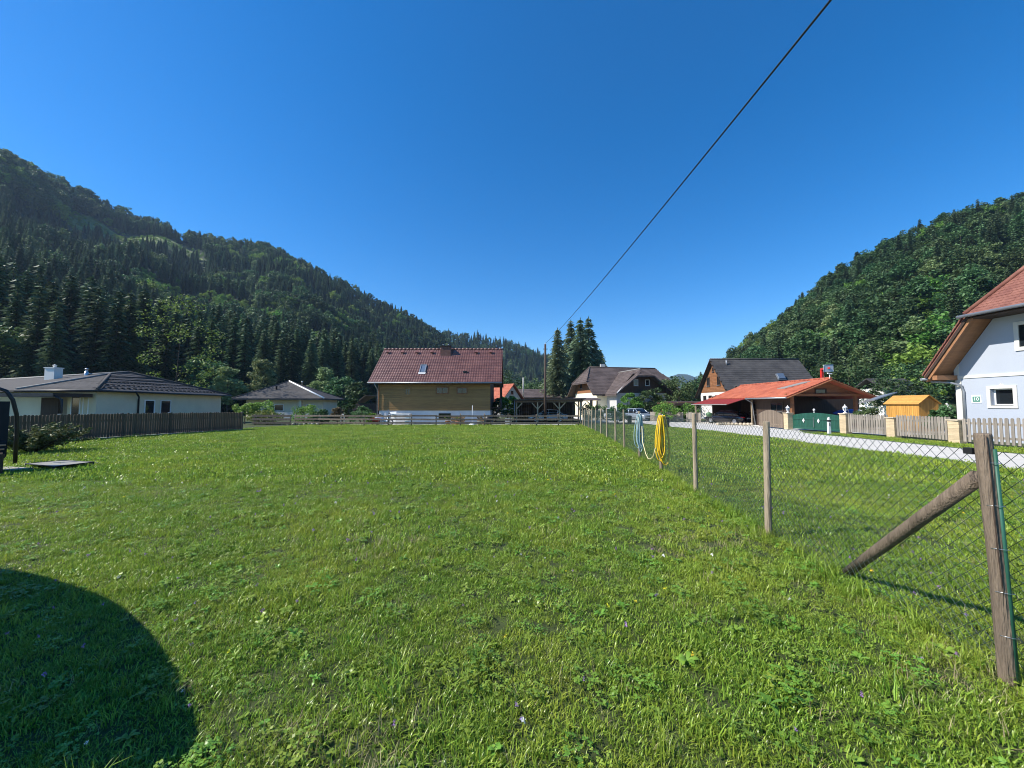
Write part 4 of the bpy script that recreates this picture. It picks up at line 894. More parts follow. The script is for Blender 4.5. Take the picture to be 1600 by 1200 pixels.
for p, q in ((rA, rB), (rA, hA0), (rA, hA1)): cap(h, p+V(0,0,.04), q+V(0,0,.04), .10, 'roof_dark_brown')
zm = at(915, 613.5, 60).z
part(h, 'ground_floor_wall', 'render_warm', lambda b: b.slab([fh(0, 0, -.4), fh(Ln, 0, -.4), fh(Ln, Wd, -.4), fh(0, Wd, -.4)], (0, 0, zm+.4)))
def gp_(a0, b0): return ez+k*(b0+ov)-.2
part(h, 'timber_gable', 'brown_timber', lambda b: b.slab([fh(-.05, .02, zm+.003), fh(-.05, Wd-.02, zm+.003), fh(-.05, Wd-.02, max(zm+.1, gp_(0, .02))), fh(-.05, Wd-hb, hz-.1), fh(-.05, hb, hz-.1), fh(-.05, .02, max(zm+.1, gp_(0, .02)))], e*.2))
for b0 in (2.9, 6.2): window(h, fh(-.06, b0, zm+1.35), g, -e, .8, 1.1, 'dark_timber', bars=1)
for b0 in (2.2, 6.5): window(h, fh(-.01, b0, 1.9), g, -e, .95, 1.1, 'dark_timber', bars=1)
window(h, fh(2.0, -.01, 1.5), e, -g, 1.0, 1.1, 'dark_timber'); part(h, 'front_door', 'dark_timber', lambda b: b.slab([fh(4.2, -.02, -.3), fh(5.6, -.02, -.3), fh(5.6, -.02, 1.9), fh(4.2, -.02, 1.9)], -g*.05))
cw = 3.9; cx = 5.4; fy = -3.2; cz = rz_-.9; ce = ez-.05                      # cross wing towards the road
wa, wb = fh(cx, fy-1.3, cz), fh(cx, Wd/2, cz); la, ra = fh(cx-cw-.7, fy-1.3, ce), fh(cx+cw+.7, fy-1.3, ce); lb, rb = fh(cx-cw-.7, 1.5, ce), fh(cx+cw+.7, 1.5, ce)
hh = .72; hl, hr = la.lerp(wa, hh), ra.lerp(wa, hh); wa2 = fh(cx, fy+.2, cz)
part(h, 'wing_roof', 'roof_dark_brown', lambda b: (b.slab([la, hl, wa2, wb, lb], (0, 0, -.2)), b.slab([ra, hr, wa2, wb, rb], (0, 0, -.2)), b.slab([hl, hr, wa2], (0, 0, -.2))))
b = MB(); b.tiles([la, hl, wa2, wb, lb], g, .42, .38, .03); b.tiles([hl, hr, wa2], e, .42, .38, .03); o = b.build('shingles', 'roof_dark_brown', h); o['kind'] = 'stuff'
vt = fh(cx-1.2, .2, cz-.6)
cap(h, la+V(.1, 0, .1), at(997, 580.5, 56.6), .10, 'lead_grey', 'valley_flashing'); cap(h, wa2+V(0,0,.05), wb+V(0,0,.05), .1, 'ridge_pale')
part(h, 'wing_wall', 'render_grey', lambda b: b.slab([fh(cx-cw, fy, -.4), fh(cx+cw, fy, -.4), fh(cx+cw, 1, -.4), fh(cx-cw, 1, -.4)], (0, 0, ce+.6)))
part(h, 'wing_gable', 'dark_timber', lambda b: b.slab([fh(cx-cw, fy-.03, ce+.2), fh(cx+cw, fy-.03, ce+.2), fh(cx+1.3, fy-.03, ce+3.0), fh(cx-1.3, fy-.03, ce+3.0)], g*.1))
for a in (-.9, .9): window(h, fh(cx+a, fy-.04, ce+1.7), e, -g, .7, .9, 'trim_white')
part(h, 'chimney', 'render_grey', lambda b: b.box((rA.x+2.0, rA.y+.6, rz_-.8), (rA.x+2.7, rA.y+1.3, rz_+.6)))
pc = thing('porch_roof', G(8.8, 48.5), 'small tiled porch roof on timber posts in front of the cream gable', 'porch')
z_ = at(915, 625, 48.5).z
part(pc, 'roof', 'roof_dark_brown', lambda b: b.slab([V(8.0, 47.6, z_), V(11.0, 47.6, z_+.05), V(11.0, 50, z_+.3), V(8.0, 50, z_+.3)], (0, 0, -.12)))
for x in (8.3, 10.6): part(pc, 'post', 'dark_timber', lambda b: b.bar(V(x, 48, -.3), V(x, 48, z_-.1), .14, .14, (0, 1, 0)))
part(pc, 'brace', 'dark_timber', lambda b: b.bar(V(10.55, 48, z_-1.2), V(9.3, 48, z_-.15), .1, .1, (0, 1, 0)))

# ---- big house with brown timber gable
h = thing('gable_house', G(31, 50), 'large house with dark slate roof and sunlit brown timber gable', 'house')
rz_ = at(1107, 561.5, 50).z; x0, x1 = 25.9, 37.4; yr = 50; hw = 4.3; ez = 2.75; k = (rz_-ez)/hw; wx = 26.28
part(h, 'roof', 'roof_slate', lambda b: (b.slab([V(x0, yr-hw, ez), V(x1, yr-hw, ez), V(x1, yr, rz_), V(x0, yr, rz_)], (0, 0, -.25)), b.slab([V(x0, yr, rz_), V(x1, yr, rz_), V(x1, yr+hw, ez), V(x0, yr+hw, ez)], (0, 0, -.25))))
b = MB(); b.tiles([V(x0, yr-hw, ez), V(x1, yr-hw, ez), V(x1, yr, rz_), V(x0, yr, rz_)], (1, 0, 0), .45, .36, .03); o = b.build('slates', 'roof_slate', h); o['kind'] = 'stuff'
cap(h, V(x0, yr, rz_+.03), V(x1, yr, rz_+.03), .11, 'roof_slate')
zm = at(1118, 613, 50).z; hi_ = hw-.75
part(h, 'ground_floor_wall', 'render_white', lambda b: b.box((wx, yr-hi_, -.4), (x1-.8, yr+hi_, zm)))
nb = 22
for i in range(nb):                                       # boards of the gable
    za, zc = zm+.005+(rz_-.3-zm)*i/nb, zm+(rz_-.3-zm)*(i+1)/nb-.012; w0_ = min(hi_, (rz_-.28-za)/k); w1_ = min(hi_, (rz_-.28-zc)/k)
    if w1_ <= .02: continue
    part(h, 'gable_board', 'brown_timber', lambda b: b.slab([V(wx-.03, yr-w0_, za), V(wx-.03, yr+w0_, za), V(wx-.03, yr+w1_, zc), V(wx-.03, yr-w1_, zc)], (.1, 0, 0)))
for dy, z, w_, h__ in ((-1.3, zm+1.45, .75, 1.15), (1.3, zm+1.45, .75, 1.15), (0, rz_-1.35, .4, .55)): window(h, V(wx-.04, yr+dy, z), (0, 1, 0), (-1, 0, 0), w_, h__, 'dark_timber', bars=1 if w_ > .5 else 0)
for dy in (-2.2, -.6, 1.0, 2.4): window(h, V(wx-.005, yr+dy, zm-.75), (0, 1, 0), (-1, 0, 0), .8, .75, 'dark_timber', bars=1)
for s in (-1, 1): part(h, 'bargeboard', 'dark_timber', lambda b: b.bar(V(x0-.02, yr+s*hw, ez-.14), V(x0-.02, yr, rz_-.14), .05, .26, (1, 0, 0)))
p = V(33.3, 47.6, ez+k*1.9+.1); part(h, 'skylight', 'lead_grey', lambda b: b.slab([p+V(-.5, -.3, -.3), p+V(.5, -.3, -.3), p+V(.5, .2, .45), p+V(-.5, .2, .45)], (0, -.05, .1))); part(h, 'skylight_pane', 'pane_sky', lambda b: b.slab([p+V(-.4, -.30, -.12), p+V(.4, -.30, -.12), p+V(.4, .1, .5), p+V(-.4, .1, .5)], (0, -.06, .08)))
part(h, 'vent_pipe', 'lead_grey', lambda b: b.tube([V(27.6, 49.3, rz_-1), V(27.6, 49.3, rz_-.15)], .09, 8))
an = thing('annex', G(26.3, 44), 'small slate roofed annex between the brown gable house and the orange roof', 'annex')
a0 = at(1150, 600.5, 43.8)
part(an, 'roof', 'roof_slate', lambda b: (b.slab([a0, a0+V(5, 0, 0), a0+V(5, -1.9, -1.5), a0+V(0, -1.9, -1.5)], (0, 0, -.15)), b.slab([a0, a0+V(5, 0, 0), a0+V(5, 1.6, -1.3), a0+V(0, 1.6, -1.3)], (0, 0, -.15))))
part(an, 'wall', 'dark_timber', lambda b: (b.box((a0.x+.5, a0.y-1.4, -.3), (a0.x+4.6, a0.y+1.2, a0.z-1.35)), b.slab([a0+V(.5, -1.4, -1.36), a0+V(.5, 1.2, -1.36), a0+V(.5, 0, -.22)], (.1, 0, 0))))

# ---- low house with orange tiles, open porch and car shelter
h = thing('porch_house', G(25.7, 31), 'low timber house with orange tiled roof and deep open porch behind the green gate', 'house')
az = at(1297, 592, 31).z; axx = at(1297, 592, 31).x; lx = at(1228, 620, 31).x; rx = at(1369, 622, 31).x; ez = at(1228, 620, 31).z; yb = 43.2; gq = gz(35)
F0, A0, R0_, F1, A1, R1 = V(lx, 30.9, ez), V(axx, 30.9, az), V(rx, 30.9, ez), V(lx, yb, ez), V(axx, yb, az), V(rx, yb, ez)
part(h, 'roof', 'roof_orange', lambda b: (b.slab([F0, A0, A1, F1], (0, 0, -.14)), b.slab([A0, R0_, R1, A1], (0, 0, -.14))))
b = MB(); b.tiles([F0, F1, A1, A0], (0, 1, 0), .30, .36, .03, False, .022); o = b.build('roof_tiles', 'roof_orange', h); o['kind'] = 'stuff'
b = MB(); b.tiles([R0_, R1, A1, A0], (0, 1, 0), .34, .36, .03, False, .022); o = b.build('roof_tiles', 'roof_orange', h); o['kind'] = 'stuff'
for i in range(22): cap(h, A0.lerp(A1, i/22)+V(0,0,.05), A0.lerp(A1, (i+1.05)/22)+V(0,0,.06), .10, 'roof_orange', 'ridge_tile')
for s, q in ((F0, A0), (R0_, A0)): part(h, 'bargeboard', 'brown_timber', lambda b: b.bar(s+V(0, -.03, -.1), q+V(0, -.03, -.1), .05, .22, (0, 1, 0)))
zt = at(1280, 616, 31.6).z
part(h, 'gable_wall', 'brown_timber', lambda b: b.slab([V(lx+.95, 31.6, zt+.06), V(rx-.95, 31.6, zt+.06), V(axx+.1, 31.6, az-.2), V(axx-.1, 31.6, az-.2)], (0, .08, 0)))
p = at(1282, 612, 31.6); window(h, V(p.x, 31.59, p.z+.04), (1, 0, 0), (0, -1, 0), .95, .42, 'dark_timber')
part(h, 'beam', 'brown_timber', lambda b: b.bar(V(lx+.3, 31.5, zt-.06), V(rx-.2, 31.5, zt-.06), .18, .2))
for x in (1238, 1337): 
    q = at(x, 640, 31.5); part(h, 'post', 'brown_timber', lambda b: b.bar(V(q.x, 31.5, gz(31.5)), V(q.x, 31.5, zt-.16), .2, .2, (0, 1, 0)))
part(h, 'back_wall', 'dark_timber', lambda b: b.box((lx+1.0, 36.3, gq-.2), (rx+3.4, 36.5, ez+.1)))
part(h, 'side_wall', 'dark_timber', lambda b: b.box((lx+.9, 31.8, gq-.2), (lx+1.0, 36.29, ez+.25)))  # shade of the eave put into the wall's dark colour
window(h, V(lx+.89, 33.4, 1.5), (0, 1, 0), (-1, 0, 0), 1.6, .8, 'dark_timber', bars=1); part(h, 'door', 'old_wood', lambda b: b.box((axx-1.2, 36.22, gq), (axx-.2, 36.29, 1.75)))
window(h, V(axx-2.2, 36.29, 1.2), (1, 0, 0), (0, -1, 0), 1.1, .9, 'dark_timber')
part(h, 'rear_wall', 'dark_timber', lambda b: (b.box((lx+3.4, 36.5, gq-.2), (lx+3.5, yb-.3, ez+.8)), b.box((lx+.2, yb-.4, gq-.2), (rx-.5, yb-.3, ez+.3))))
window(h, V(lx+3.39, 38.2, 1.4), (0, 1, 0), (-1, 0, 0), 1.0, .8, 'old_wood'); window(h, V(lx+3.39, 40.6, 1.4), (0, 1, 0), (-1, 0, 0), 1.0, .8, 'old_wood')
part(h, 'gutter', 'lead_grey', lambda b: b.tube([F0+V(-.06, 0, -.08), V(lx-.06, 36.3, ez-.08)], .065, 8)); part(h, 'downpipe', 'lead_grey', lambda b: b.tube([V(lx-.06, 36.25, ez-.1), V(lx+.5, 36.2, ez-.45), V(lx+.75, 36.2, gz(36))], .05, 8))
solar = [F0.lerp(A0, a).lerp(F1.lerp(A1, a), t)+V(-.03, 0, .09) for a, t in ((.42, .06), (.80, .06), (.80, .46), (.42, .46))]
part(h, 'roof_window', 'ridge_pale', lambda b: b.slab([F0.lerp(A0, .50).lerp(F1.lerp(A1, .50), .22)+V(-.03,0,.1), F0.lerp(A0, .86).lerp(F1.lerp(A1, .86), .12)+V(-.03,0,.1), F0.lerp(A0, .86).lerp(F1.lerp(A1, .86), .18)+V(-.03,0,.1), F0.lerp(A0, .50).lerp(F1.lerp(A1, .50), .30)+V(-.03,0,.1)], (0, 0, -.05)))
s0_, s1_ = V(lx+.1, 36.4, ez-.02), V(lx+.1, 43.6, ez-.02); t0_, t1_ = V(20.3, 36.4, 1.72), V(20.3, 43.6, 1.72)
sh = part(h, 'shelter_roof', 'roof_red_sheet', lambda b: b.slab([t0_, s0_, s1_, t1_], (0, 0, -.05)))
for k in range(18): sub(sh, 'sheet_rib', 'roof_red_sheet', lambda b: b.bar(t0_.lerp(t1_, (k+.5)/18)+V(0,0,.012), s0_.lerp(s1_, (k+.5)/18)+V(0,0,.012), .05, .03))
sub(sh, 'edge_trim', 'ridge_pale', lambda b: b.bar(t0_+V(-.03, 0, -.02), t1_+V(-.03, 0, -.02), .05, .08))
for y in (42.8,): part(h, 'shelter_post', 'post_wood', lambda b: b.bar(V(20.4, y, gz(y)), V(20.4, y, 1.7), .12, .12, (0, 1, 0)))
part(h, 'shelter_post', 'post_wood', lambda b: b.bar(V(lx+.62, 36.45, gz(36)), V(lx+.62, 36.45, 2.1), .12, .12, (0, 1, 0)))
# tank-like dark arbour roof next to it
q = thing('arbour', G(20.5, 46), 'dark roofed arbour with wooden lattice behind the black car', 'arbour')
part(q, 'roof', 'dark_timber', lambda b: b.slab([V(19.0, 45, 1.85), V(25.6, 45, 1.85), V(25.6, 48, 2.1), V(19.0, 48, 2.1)], (0, 0, -.28)))
for i in range(9): part(q, 'lattice_slat', 'old_wood', lambda b: b.bar(V(19.3+.42*i, 45.2, .35), V(20.1+.42*i, 45.2, 1.55), .02, .05, (0, 1, 0)))
for i in range(9): part(q, 'lattice_slat', 'old_wood', lambda b: b.bar(V(20.1+.42*i, 45.24, .35), V(19.3+.42*i, 45.24, 1.55), .02, .05, (0, 1, 0)))
for x in (19.15, 23.6): part(q, 'post', 'old_wood', lambda b: b.bar(V(x, 45.2, -.3), V(x, 45.2, 1.6), .12, .12, (0, 1, 0)))

# ---- yellow hut
h = thing('garden_hut', G(26.4, 25), 'bright yellow new timber garden hut with pitched plank roof', 'hut')
hx0, hx1, hy0, hy1 = 26.40, 27.68, 25.0, 27.2; ez = at(1434, 630.5, 25).z; rz_ = ez+.46; xm = (hx0+hx1)/2
for i in range(18): part(h, 'board', 'yellow_board', lambda b: b.box((hx0, hy0+(hy1-hy0)*i/18+.006, -.1), (hx0+.04, hy0+(hy1-hy0)*(i+1)/18-.006, ez+.04)))
for i in range(14):
    a, c_ = hx0+.045+(hx1-hx0-.045)*i/14+.006, hx0+.045+(hx1-hx0-.045)*(i+1)/14-.006; zz = lambda x: ez+.04+(rz_-ez)*(1-abs(x-xm)/(xm-hx0))-.05
    part(h, 'board', 'yellow_board', lambda b: b.slab([V(a, hy0, -.1), V(c_, hy0, -.1), V(c_, hy0, zz(c_)), V(a, hy0, zz(a))], (0, .04, 0)))
part(h, 'wall', 'yellow_board', lambda b: (b.box((hx1-.04, hy0+.045, -.1), (hx1, hy1, ez)), b.box((hx0+.045, hy1-.04, -.1), (hx1-.045, hy1, ez))))
for s in (-1, 1):
    for i in range(6):
        u0, u1 = i/6, (i+.97)/6; f_ = lambda u: (xm+s*(xm-hx0+.12)*u, rz_+.07-(rz_-ez+.12)*u)
        (xa_, za_), (xb_, zb_) = f_(u0), f_(u1); part(h, 'roof_plank', 'yellow_board', lambda b: b.slab([V(xa_, hy0-.1, za_), V(xb_, hy0-.1, zb_), V(xb_, hy1+.1, zb_), V(xa_, hy1+.1, za_)], (0, 0, .03)))
b = MB(); b.bar(V(hx1+.24, hy0-.25, ez-.0), V(hx1+.5, hy0-.25, ez-.45), .1, .05); b.build('gutter', 'plastic_white', h)

# ---- pale blue house at the right edge
h = thing('blue_house', G(22.3, 13.8), 'pale blue rendered house with white trim and red half-hipped roof', 'house')
wx, y1, y0, yc_ = 22.3, 19.3, 8.3, 13.8; rx_ = 21.2; ye = 19.75; ez = 3.15; k = 1.376; rz_ = ez+(ye-yc_)*k; hz = 5.97; yh = ye-(hz-ez)/k; xh = rx_+(rz_-hz)/k; X2 = 34
w1y0, w1y1, w1z0, w1z1 = 16.97+.13, 18.04-.13, 1.66, 2.42      # clear opening
def wall(b):
    zt = lambda y: min(hz-.1, ez-.3+(min(ye-y, y-(2*yc_-ye)))*k)
    t_ = .32; R_ = lambda ya, yb2, za, zb2: b.slab([V(wx, ya, za), V(wx, yb2, za), V(wx, yb2, zb2), V(wx, ya, zb2)], (t_, 0, 0))
    zs = 3.1
    R_(w1y1, y1, -.2, zs); R_(y0, w1y0, -.2, zs); R_(w1y0, w1y1, -.2, w1z0); R_(w1y0, w1y1, w1z1, zs)
    b.slab([V(wx, y0, zs), V(wx, y1, zs), V(wx, y1, zt(y1)), V(wx, yh-.2, hz-.1), V(wx, 2*yc_-yh+.2, hz-.1), V(wx, y0, zt(y0))], (t_, 0, 0))
    b.box((wx+.33, y1-.32, -.2), (X2, y1, ez)); b.box((wx+.33, y0, -.2), (X2, y0+.32, ez))
part(h, 'wall', 'render_blue', wall)
yn = 2*yc_-yh; yne = 2*yc_-ye
pl1 = [V(rx_, ye, ez), V(X2, ye, ez), V(X2, yc_, rz_), V(xh, yc_, rz_), V(rx_, yh, hz)]; pl2 = [V(rx_, yne, ez), V(X2, yne, ez), V(X2, yc_, rz_), V(xh, yc_, rz_), V(rx_, yn, hz)]; pl3 = [V(rx_-.12, yh+.08, hz-.12), V(rx_-.12, yn-.08, hz-.12), V(xh, yc_, rz_)]
part(h, 'roof', 'roof_brick_red', lambda b: (b.slab(pl1, (0, 0, -.10)), b.slab(pl2, (0, 0, -.10)), b.slab(pl3, (0, 0, -.10))))
b = MB(); b.tiles(pl3, (0, 1, 0), .19, .16, .018); o = b.build('roof_tiles', 'roof_brick_red', h); o['kind'] = 'stuff'
for s, q in ((V(rx_, ye, ez), V(rx_, yh, hz)),):
    dd = (q-s).normalized(); nn_ = V(0, -dd.z, dd.y); nn_ = nn_ if nn_.z > 0 else -nn_
    L = (q-s).length; n = 17
    for i in range(n): part(h, 'verge_tile', 'roof_brick_red', lambda b: b.bar(s+dd*L*i/n+nn_*.05+V(.06, 0, 0), s+dd*L*(i+1.08)/n+nn_*.075+V(.06, 0, 0), .22, .05, nn_))
    part(h, 'bargeboard', 'dark_timber', lambda b: b.bar(s+nn_*-.13+V(-.02, 0, 0), q+nn_*-.13+V(-.02, 0, 0), .05, .12, nn_))
    part(h, 'bargeboard', 'soffit_wood', lambda b: b.bar(s+nn_*-.24+V(.04, 0, 0), q+nn_*-.24+V(.04, 0, 0), .05, .13, nn_))
    for i in range(7):
        xx = rx_+.12+(wx-rx_-.12)*i/7; part(h, 'soffit_board', 'soffit_wood', lambda b: b.slab([V(xx, s.y, s.z-.30), V(xx+.148, s.y, s.z-.30), V(xx+.148, q.y, q.z-.30), V(xx, q.y, q.z-.30)], (0, 0, .03)))
part(h, 'soffit', 'dark_timber', lambda b: b.slab([V(rx_-.05, yh, hz-.30), V(wx, yh+.1, hz-.30), V(wx, yn-.1, hz-.30), V(rx_-.05, yn, hz-.30)], (0, 0, .04)))
part(h, 'hip_gutter', 'lead_grey', lambda b: b.tube([V(rx_-.20, yh+.25, hz-.17), V(rx_-.20, yn-.2, hz-.17)], .075, 8))
part(h, 'hip_cap', 'roof_brick_red', lambda b: b.tube([V(rx_-.1, yh+.05, hz-.06), V(xh, yc_, rz_+.06)], .10, 8))
part(h, 'purlin', 'soffit_wood', lambda b: b.box((rx_+.05, y1-.12, ez-.22), (wx+.0, y1+.1, ez+.0)))
part(h, 'eave_gutter', 'lead_grey', lambda b: b.tube([V(rx_-.08, ye+.06, ez-.16), V(X2, ye+.06, ez-.16)], .07, 8))
part(h, 'downpipe', 'lead_grey', lambda b: b.tube([V(wx-.75, ye+.02, ez-.26), V(wx-.35, y1-.05, ez-.36), V(wx-.10, y1-.30, ez-.50), V(wx-.07, y1-.36, ez-.8), V(wx-.07, y1-.36, .05)], .055, 10))
part(h, 'band', 'trim_white', lambda b: b.box((wx-.035, y0, 2.98), (wx-.003, y1+.02, 3.12)))
part(h, 'corner_trim', 'trim_white', lambda b: (b.box((wx-.03, y1-.26, -.1), (wx-.002, y1+.03, 2.977)), b.box((wx-.03, y1+.002, -.1), (wx+.3, y1+.03, 2.977)), b.box((wx-.03, y1-.18, 3.122), (wx-.002, y1+.03, 3.9))))
yw = (w1y0+w1y1)/2
wo = part(h, 'window', 'trim_white', lambda b: (b.box((wx-.04, w1y0-.14, w1z0-.13), (wx-.003, w1y1+.14, w1z0-.002)), b.box((wx-.04, w1y0-.14, w1z1+.002), (wx-.003, w1y1+.14, w1z1+.14)), b.box((wx-.04, w1y0-.14, w1z0-.002), (wx-.003, w1y0-.002, w1z1+.002)), b.box((wx-.04, w1y1+.002, w1z0-.002), (wx-.003, w1y1+.14, w1z1+.002)),
     b.slab([V(wx-.04, yw-.12, w1z1+.14), V(wx-.04, yw+.12, w1z1+.14), V(wx-.04, yw+.04, w1z1+.20), V(wx-.04, yw, w1z1+.26), V(wx-.04, yw-.04, w1z1+.20)], (.035, 0, 0))))
sub(wo, 'frame', 'plastic_white', lambda b: (b.box((wx+.16, w1y0, w1z0), (wx+.22, w1y1, w1z0+.06)), b.box((wx+.16, w1y0, w1z1-.05), (wx+.22, w1y1, w1z1)), b.box((wx+.16, w1y0, w1z0+.06), (wx+.22, w1y0+.05, w1z1-.05)), b.box((wx+.16, w1y1-.05, w1z0+.06), (wx+.22, w1y1, w1z1-.05))))
sub(wo, 'pane', 'pane', lambda b: b.box((wx+.18, w1y0+.05, w1z0+.06), (wx+.195, w1y1-.05, w1z1-.05))); sub(wo, 'sill', 'lead_grey', lambda b: b.box((wx-.05, w1y0+.002, w1z0), (wx+.159, w1y1-.002, w1z0+.02)))
window(h, V(wx-.003, 16.92-.62, 4.70), (0, 1, 0), (-1, 0, 0), 1.24, 1.28, 'trim_white', 'pane', .16, sill=False)
sg = part(h, 'house_number_sign', 'plastic_white', lambda b: b.box((wx-.025, 18.27, 1.78), (wx-.003, 18.66, 2.13)))
sub(sg, 'panel', 'sign_green', lambda b: b.box((wx-.032, 18.315, 1.825), (wx-.026, 18.615, 2.085)))
tcv = bpy.data.curves.new('digits', 'FONT'); tcv.body = '10'; tcv.size = .22; tcv.extrude = .002; tcv.align_x = 'CENTER'; tcv.align_y = 'CENTER'
to = bpy.data.objects.new('digits_tmp', tcv); SC.collection.objects.link(to); dg = bpy.context.evaluated_depsgraph_get(); tme = bpy.data.meshes.new_from_object(to.evaluated_get(dg)); bpy.data.objects.remove(to)
tme.name = 'digits'; tme.materials.clear(); tme.materials.append(M['plastic_white']); do = link('digits', tme, sg); do.location = V(wx-.035, 18.465, 1.955)-Vector(h.location); do.rotation_euler = (R(90), 0, R(-90))

# ---- bungalow behind the dark picket fence
h = thing('bungalow', G(-30, 30), 'long cream bungalow with dark grey hipped roof behind the dark picket fence', 'house')
C = at(152, 609, 27.2); ez = C.z; E_ = at(360, 618.5, 43.3); E_.z = ez; A_ = at(172, 585, 32.1); Bq = at(201, 582, 34.7); L1 = at(25, 609.5, 27.2); L1.z = ez; Mq = at(0, 593.5, 45); M2 = at(-120, 600, 50); L2 = at(-60, 612, 29.5)
E2 = V(E_.x-12, E_.y+4, ez)
pr_, pf_, pm_ = [C, E_, Bq, A_], [L1, C, A_], [L1, A_, Bq, Mq, M2, L2]
part(h, 'roof', 'roof_anthracite', lambda b: [b.slab(p, (0, 0, -.12)) for p in (pr_, pf_, [L1, A_, Bq], [L1, Bq, Mq], [L1, Mq, L2], [Mq, M2, L2], [E_, E2, Bq], [E2, Mq, Bq])])
b = MB(); b.tiles(pr_, E_-C, .62, .40, .03, True); o = b.build('shingles', 'roof_anthracite', h); o['kind'] = 'stuff'
b = MB(); b.tiles(pf_, C-L1, .5, .34, .02, True); o = b.build('shingles', 'roof_anthracite', h); o['kind'] = 'stuff'
sg_ = MB(); rd = random.Random(4)                         # snow stops on the large slope
ex_ = (E_-C).normalized(); up_ = ((A_+Bq)/2-(C+E_)/2); 
for r in range(5):
    for c_ in range(26):
        u = (c_+.5+.5*(r % 2))/26; v = (r+.6)/6; a_, b_ = C.lerp(A_, v), E_.lerp(Bq, v); p = a_.lerp(b_, u)
        if u > 1: continue
        part(h, 'snow_stop', 'plastic_black', lambda b: b.box((p.x-.03, p.y-.12, p.z+.03), (p.x+.05, p.y+.12, p.z+.10)))
for p, q in ((C, A_), (A_, Bq), (Bq, Mq), (Bq, E_), (L1, A_)): cap(h, p+V(0,0,.05), q+V(0,0,.05), .09, 'ridge_pale' if (q is Mq or (p is L1)) else 'roof_anthracite')
part(h, 'gutter', 'dark_metal', lambda b: (b.tube([L1+V(0,-.06,-.06), C+V(.04,-.06,-.06), E_+V(.07, 0, -.06)], .07, 8)))
nn_ = V(-.99, -.15, 0); C_, Ee = C+V(-.62, .55, 0), E_+V(-.65, -.5, 0); gw = gz(27)-.1
part(h, 'wall', 'render_cream', lambda b: (b.slab([V(C_.x, C_.y, gw), V(Ee.x, Ee.y, gw-.2), V(Ee.x, Ee.y, ez-.12), V(C_.x, C_.y, ez-.12)], (-.3, 0, 0)), b.slab([V(C_.x-.302, C_.y, gw), V(L1.x+3, L1.y+.6, gw), V(L1.x+3, L1.y+.6, ez-.12), V(C_.x-.302, C_.y, ez-.12)], (0, .3, 0)),
     b.slab([V(L1.x+2.98, L1.y+.9, gw), V(L2.x, L2.y+1.5, gw), V(L2.x, L2.y+1.5, ez-.1), V(L1.x+2.98, L1.y+.9, ez-.1)], (0, .3, 0))))
part(h, 'back_wall', 'render_cream', lambda b: b.slab([V(Ee.x-.31, Ee.y-.0, gw-.2), V(Ee.x-11, Ee.y+3.5, gw-.2), V(Ee.x-11, Ee.y+3.5, ez-.12), V(Ee.x-.31, Ee.y, ez-.12)], (0, -.3, 0)))
dW = (Ee-C_).normalized(); nW = V(dW.y, -dW.x, 0)
def wallpt(x, y):
    lo, hi = 20, 60
    for _ in range(50):
        m = (lo+hi)/2; p = at(x, y, m); s_ = (p-C_).dot(nW)
        if s_ > 0: lo = m
        else: hi = m
    return at(x, y, lo)
for x in (233, 258): p = wallpt(x, 637); window(h, V(p.x, p.y, 1.35)+nW*.01, dW, nW, 1.15 if x < 250 else 1.3, 1.5, 'plastic_white', 'pane', .09)
p = wallpt(217, 620); part(h, 'downpipe', 'dark_metal', lambda b: b.tube([V(p.x+.75, p.y-1, ez-.1), V(p.x+.5, p.y-.5, ez-.45), V(p.x+.1, p.y-.1, ez-.65), V(p.x+.1, p.y-.1, 0)], .06, 8))
fy_ = C_.y+.0
for x, w_ in ((118, .7), (134, .45)): p = at(x, 636, fy_+.02); window(h, V(p.x, fy_+.04, 1.45), (1, 0, 0), (0, -1, 0), w_, 1.7, 'plastic_white', 'pane', .07)
cz0 = at(50, 616, 25.5).z; cl, cr = at(-30, 616, 25.5).x, at(91, 616, 25.5).x
part(h, 'canopy', 'dark_metal', lambda b: b.box((cl, 25.2, cz0-.16), (cr, 27.6, cz0+.08))); part(h, 'canopy_downpipe', 'dark_metal', lambda b: b.tube([V(cr-.05, 25.3, cz0-.1), V(cr+.25, 25.5, cz0-.35), V(cr+.28, 25.5, 0)], .07, 8))
pa, pb_ = at(66, 630, 27.7).x, at(93, 630, 27.7).x; part(h, 'door', 'dark_timber', lambda b: b.box((pa, 27.63, -.2), (pb_, 27.74, 2.2)))
wq = at(82.5, 590, 36); part(h, 'chimney', 'render_white', lambda b: (b.box((wq.x-.45, 35.7, wq.z-.9), (wq.x+.45, 36.4, at(82, 575.5, 36).z)), b.box((wq.x-.5, 35.64, at(82, 575.5, 36).z), (wq.x+.5, 36.46, at(82, 575.5, 36).z+.08)), b.lathe(V(wq.x, 36.1, at(82, 575.5, 36).z+.08), [(.12, 0), (.12, .18), (.18, .2), (.02, .3)], 8)))
q_ = at(135, 586, 37); part(h, 'flue', 'steel', lambda b: b.lathe(q_, [(.16, -.6), (.16, .3), (.10, .32), (.10, .55), (.2, .57), (.02, .68)], 10)); q_ = at(100, 600, 29.6); part(h, 'vent', 'dark_metal', lambda b: b.lathe(q_, [(.12, -.3), (.12, .05), (.18, .06), (.18, .16), (.05, .2)], 8))

